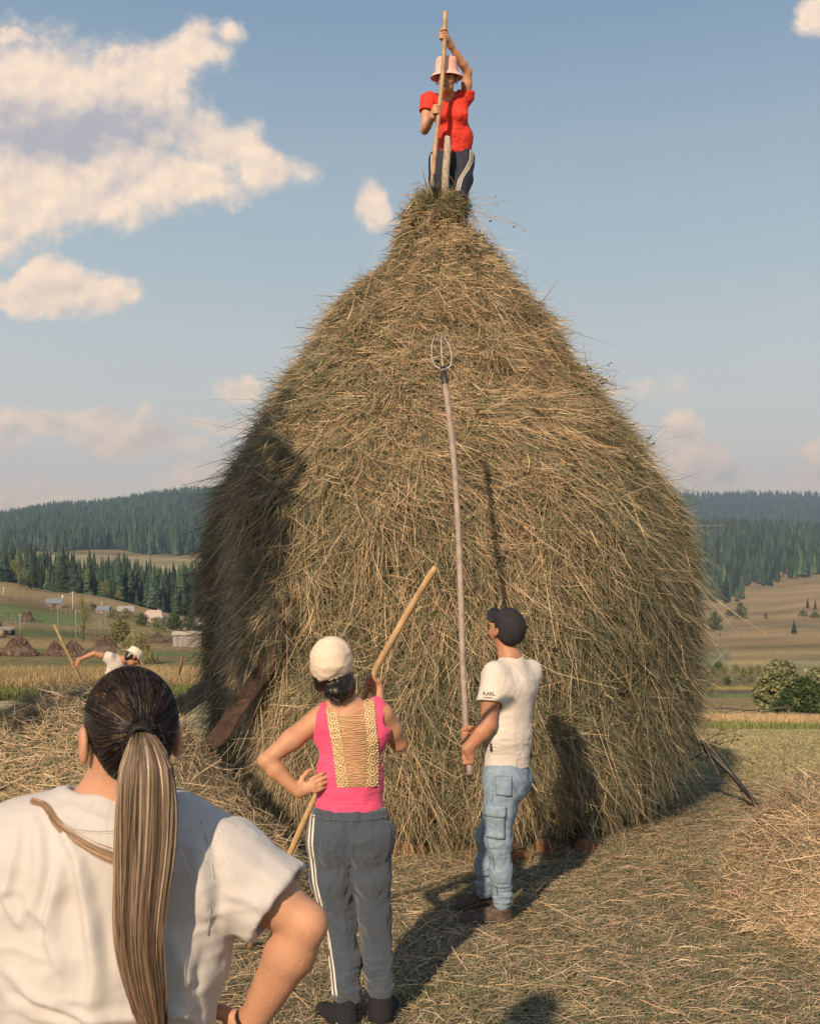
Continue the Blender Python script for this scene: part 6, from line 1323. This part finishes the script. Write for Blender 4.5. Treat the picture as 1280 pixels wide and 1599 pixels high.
top_woman()

# ================================================================ the bending raker at the left
def raker():
    Y0 = 15.5; s = Y0/FP; F = lambda x, y, dy=0: P(x, y, Y0+dy); gz = float(ground(-3.9, Y0)); e = empty('person', (F(185, 1100)[0], Y0, gz), 'bending woman in a white shirt and beige bucket hat raking hay behind the ponytailed woman', 'person')
    hd = frame((.62, .45, -.64)); S = Sculpt(.006); hc = F(208, 1026, -.05); sh = F(172, 1027, -.1); L = head(S, hc, hd, F(190, 1030, .0), .046); face_bits(L, hd, e)
    shF = F(192, 1036, .15); pel = F(176, 1072, .15)
    S.cone(sh, shF, .06, .06, .04).cone(F(184, 1034), pel, .095, .10, .06, wide=(.4, 1, 0), ratio=1.3)
    el = F(148, 1020, -.15); wr = F(124, 1030, -.18); S.chain([sh, sh+(el-sh)*.5, el], [.048, .042, .034], .03); S.chain([el, el+(wr-el)*.3, wr], [.034, .034, .024], .012)
    pole = [F(85, 975, -.20), F(101, 1009, -.2), F(116, 1040, -.2), F(137, 1088, -.2), F(160, 1142, -.15)]; ax = unit(pole[0]-pole[3]); grip(S, wr, pole[2], ax, (.9, .2, .1), .016, 1.0, 1)
    elF = F(172, 1062, .05); wrF = F(144, 1085, -.1); S.chain([shF, elF, wrF], [.045, .034, .024], .02); grip(S, wrF, pole[3]+(pole[4]-pole[3])*.1, ax, (.9, .2, .1), .016, 1.0, 1)
    kn = [F(172, 1115, -.05), F(190, 1115, .2)]; 
    for k, o in zip(kn, (-.1, .12)): hp = pel+(o*.6, o*.5, -.02); a = np.array((k[0]+.02, k[1]+.05, gz+.08)); k[2] = gz+.48; S.chain([hp, k, a], [.088, .058, .04], .04); S.cone(a, a+(.14, 0, -.03), .036, .03, .02)
    S.build('body', M['skin_dark'], e)
    T = Sculpt(.006); T.cone(sh+(0, 0, -.01), shF, .075, .075, .04).cone(F(184, 1036), pel, .112, .118, .06, wide=(.4, 1, 0), ratio=1.32); d = unit(el-sh); en = sh+(el-sh)*.35; T.ell(sh, (.066, .066, .066), None, .04); T.cone(sh, en, .066, .068, .03, flat=True); T.cone(en-d*.03, en+d*.03, .052, .054, .003, sub=True, flat=True)
    d = unit(elF-shF); en = shF+(elF-shF)*.5; T.cone(shF, en, .062, .066, .03, flat=True); T.disp += [wrinkles(.006, (8, 8, 8), 41)]; T.build('t_shirt', M['shirt_white'], e)
    J = Sculpt(.008)
    for k, o in zip(kn, (-.1, .12)): hp = pel+(o*.6, o*.5, -.02); a = np.array((k[0]+.02, k[1]+.05, gz+.12)); J.chain([hp, k, a], [.115, .078, .06], .04)
    J.disp += [wrinkles(.006, (9, 9, 6), 31)]; J.build('trousers', M['navy'], e)
    H = Sculpt(.006); H.ell(L(0, -.018, .015), (.082, .096, .092), hd, .02).ell(L(0, -.06, -.05), (.05, .04, .05), hd, .03); H.cut(L(0, .04, 0), hd[1]-hd[2]*.5); H.build('hair', M['hair_black'], e)
    bucket_hat(L, hd, M['hatbeige'], e, .092, .095, .055, .04, .035, 8)
    m = MB(); m.tube([wr+unit(wr-el)*-.02+.028*np.array((0, math.cos(a), math.sin(a))) for a in np.linspace(0, 6.28, 16)], .005, 5, (.5, .1, .03)); m.build('bracelet', M['painted'], e)
    pp = np.array(pole); t = empty('hay_rake', P(160, 1142, Y0-.15), 'wooden rake with an olive-brown handle held by the bending woman', 'rake'); end = pole[-1]+(pole[-1]-pole[-2])*.0; end = pole[3]+(pole[4]-pole[3])*1.0; d = unit(end-pole[0]); 
    kf = (gz+.03-pole[0][2])/d[2]; foot = pole[0]+d*kf; m = MB(); m.tube([pole[0], pole[1], pole[2], foot], [.020, .021, .021, .019], 10); m.build('handle', M['polewood3'], t)
    m = MB(); m.tube([foot+(-.05, -.3, .03), foot+(.05, .3, .03)], .018, 8); m.build('rake_head', M['polewood3'], t)
    for k in range(9): m = MB(); c = foot+np.array((-.05, -.3, .03))*(1-k/8)+np.array((.05, .3, .03))*k/8; m.tube([c, c-(.0, 0, .07)], [.007, .004], 5); m.build('tooth', M['polewood3'], t)
M['polewood3'] = mat('polewood3', (.32, .23, .10), .6, var=.4, vscale=14, bump=.003, bscale=30, spec=.35)
raker()
# ================================================================ air
def haze():
    me = bpy.data.meshes.new('haze'); z0, z1, h = -120.0, 520.0, 5600.0
    v = [(x, y, z) for x in (-h, h) for y in (-300, h) for z in (z0, z1)]
    me.from_pydata(v, [], [(0, 1, 3, 2), (4, 6, 7, 5), (0, 4, 5, 1), (2, 3, 7, 6), (0, 2, 6, 4), (1, 5, 7, 3)])
    m = bpy.data.materials.new('haze'); m.use_nodes = True; m.node_tree.nodes.clear(); o = m.node_tree.nodes.new('ShaderNodeOutputMaterial'); p = m.node_tree.nodes.new('ShaderNodeVolumePrincipled')
    p.inputs['Color'].default_value = (.60, .78, 1.0, 1); p.inputs['Density'].default_value = HAZE; p.inputs['Anisotropy'].default_value = .3
    m.node_tree.links.new(p.outputs[0], o.inputs['Volume'])
    tag(link('haze', me, m), kind='stuff')
HAZE = .00019
haze()
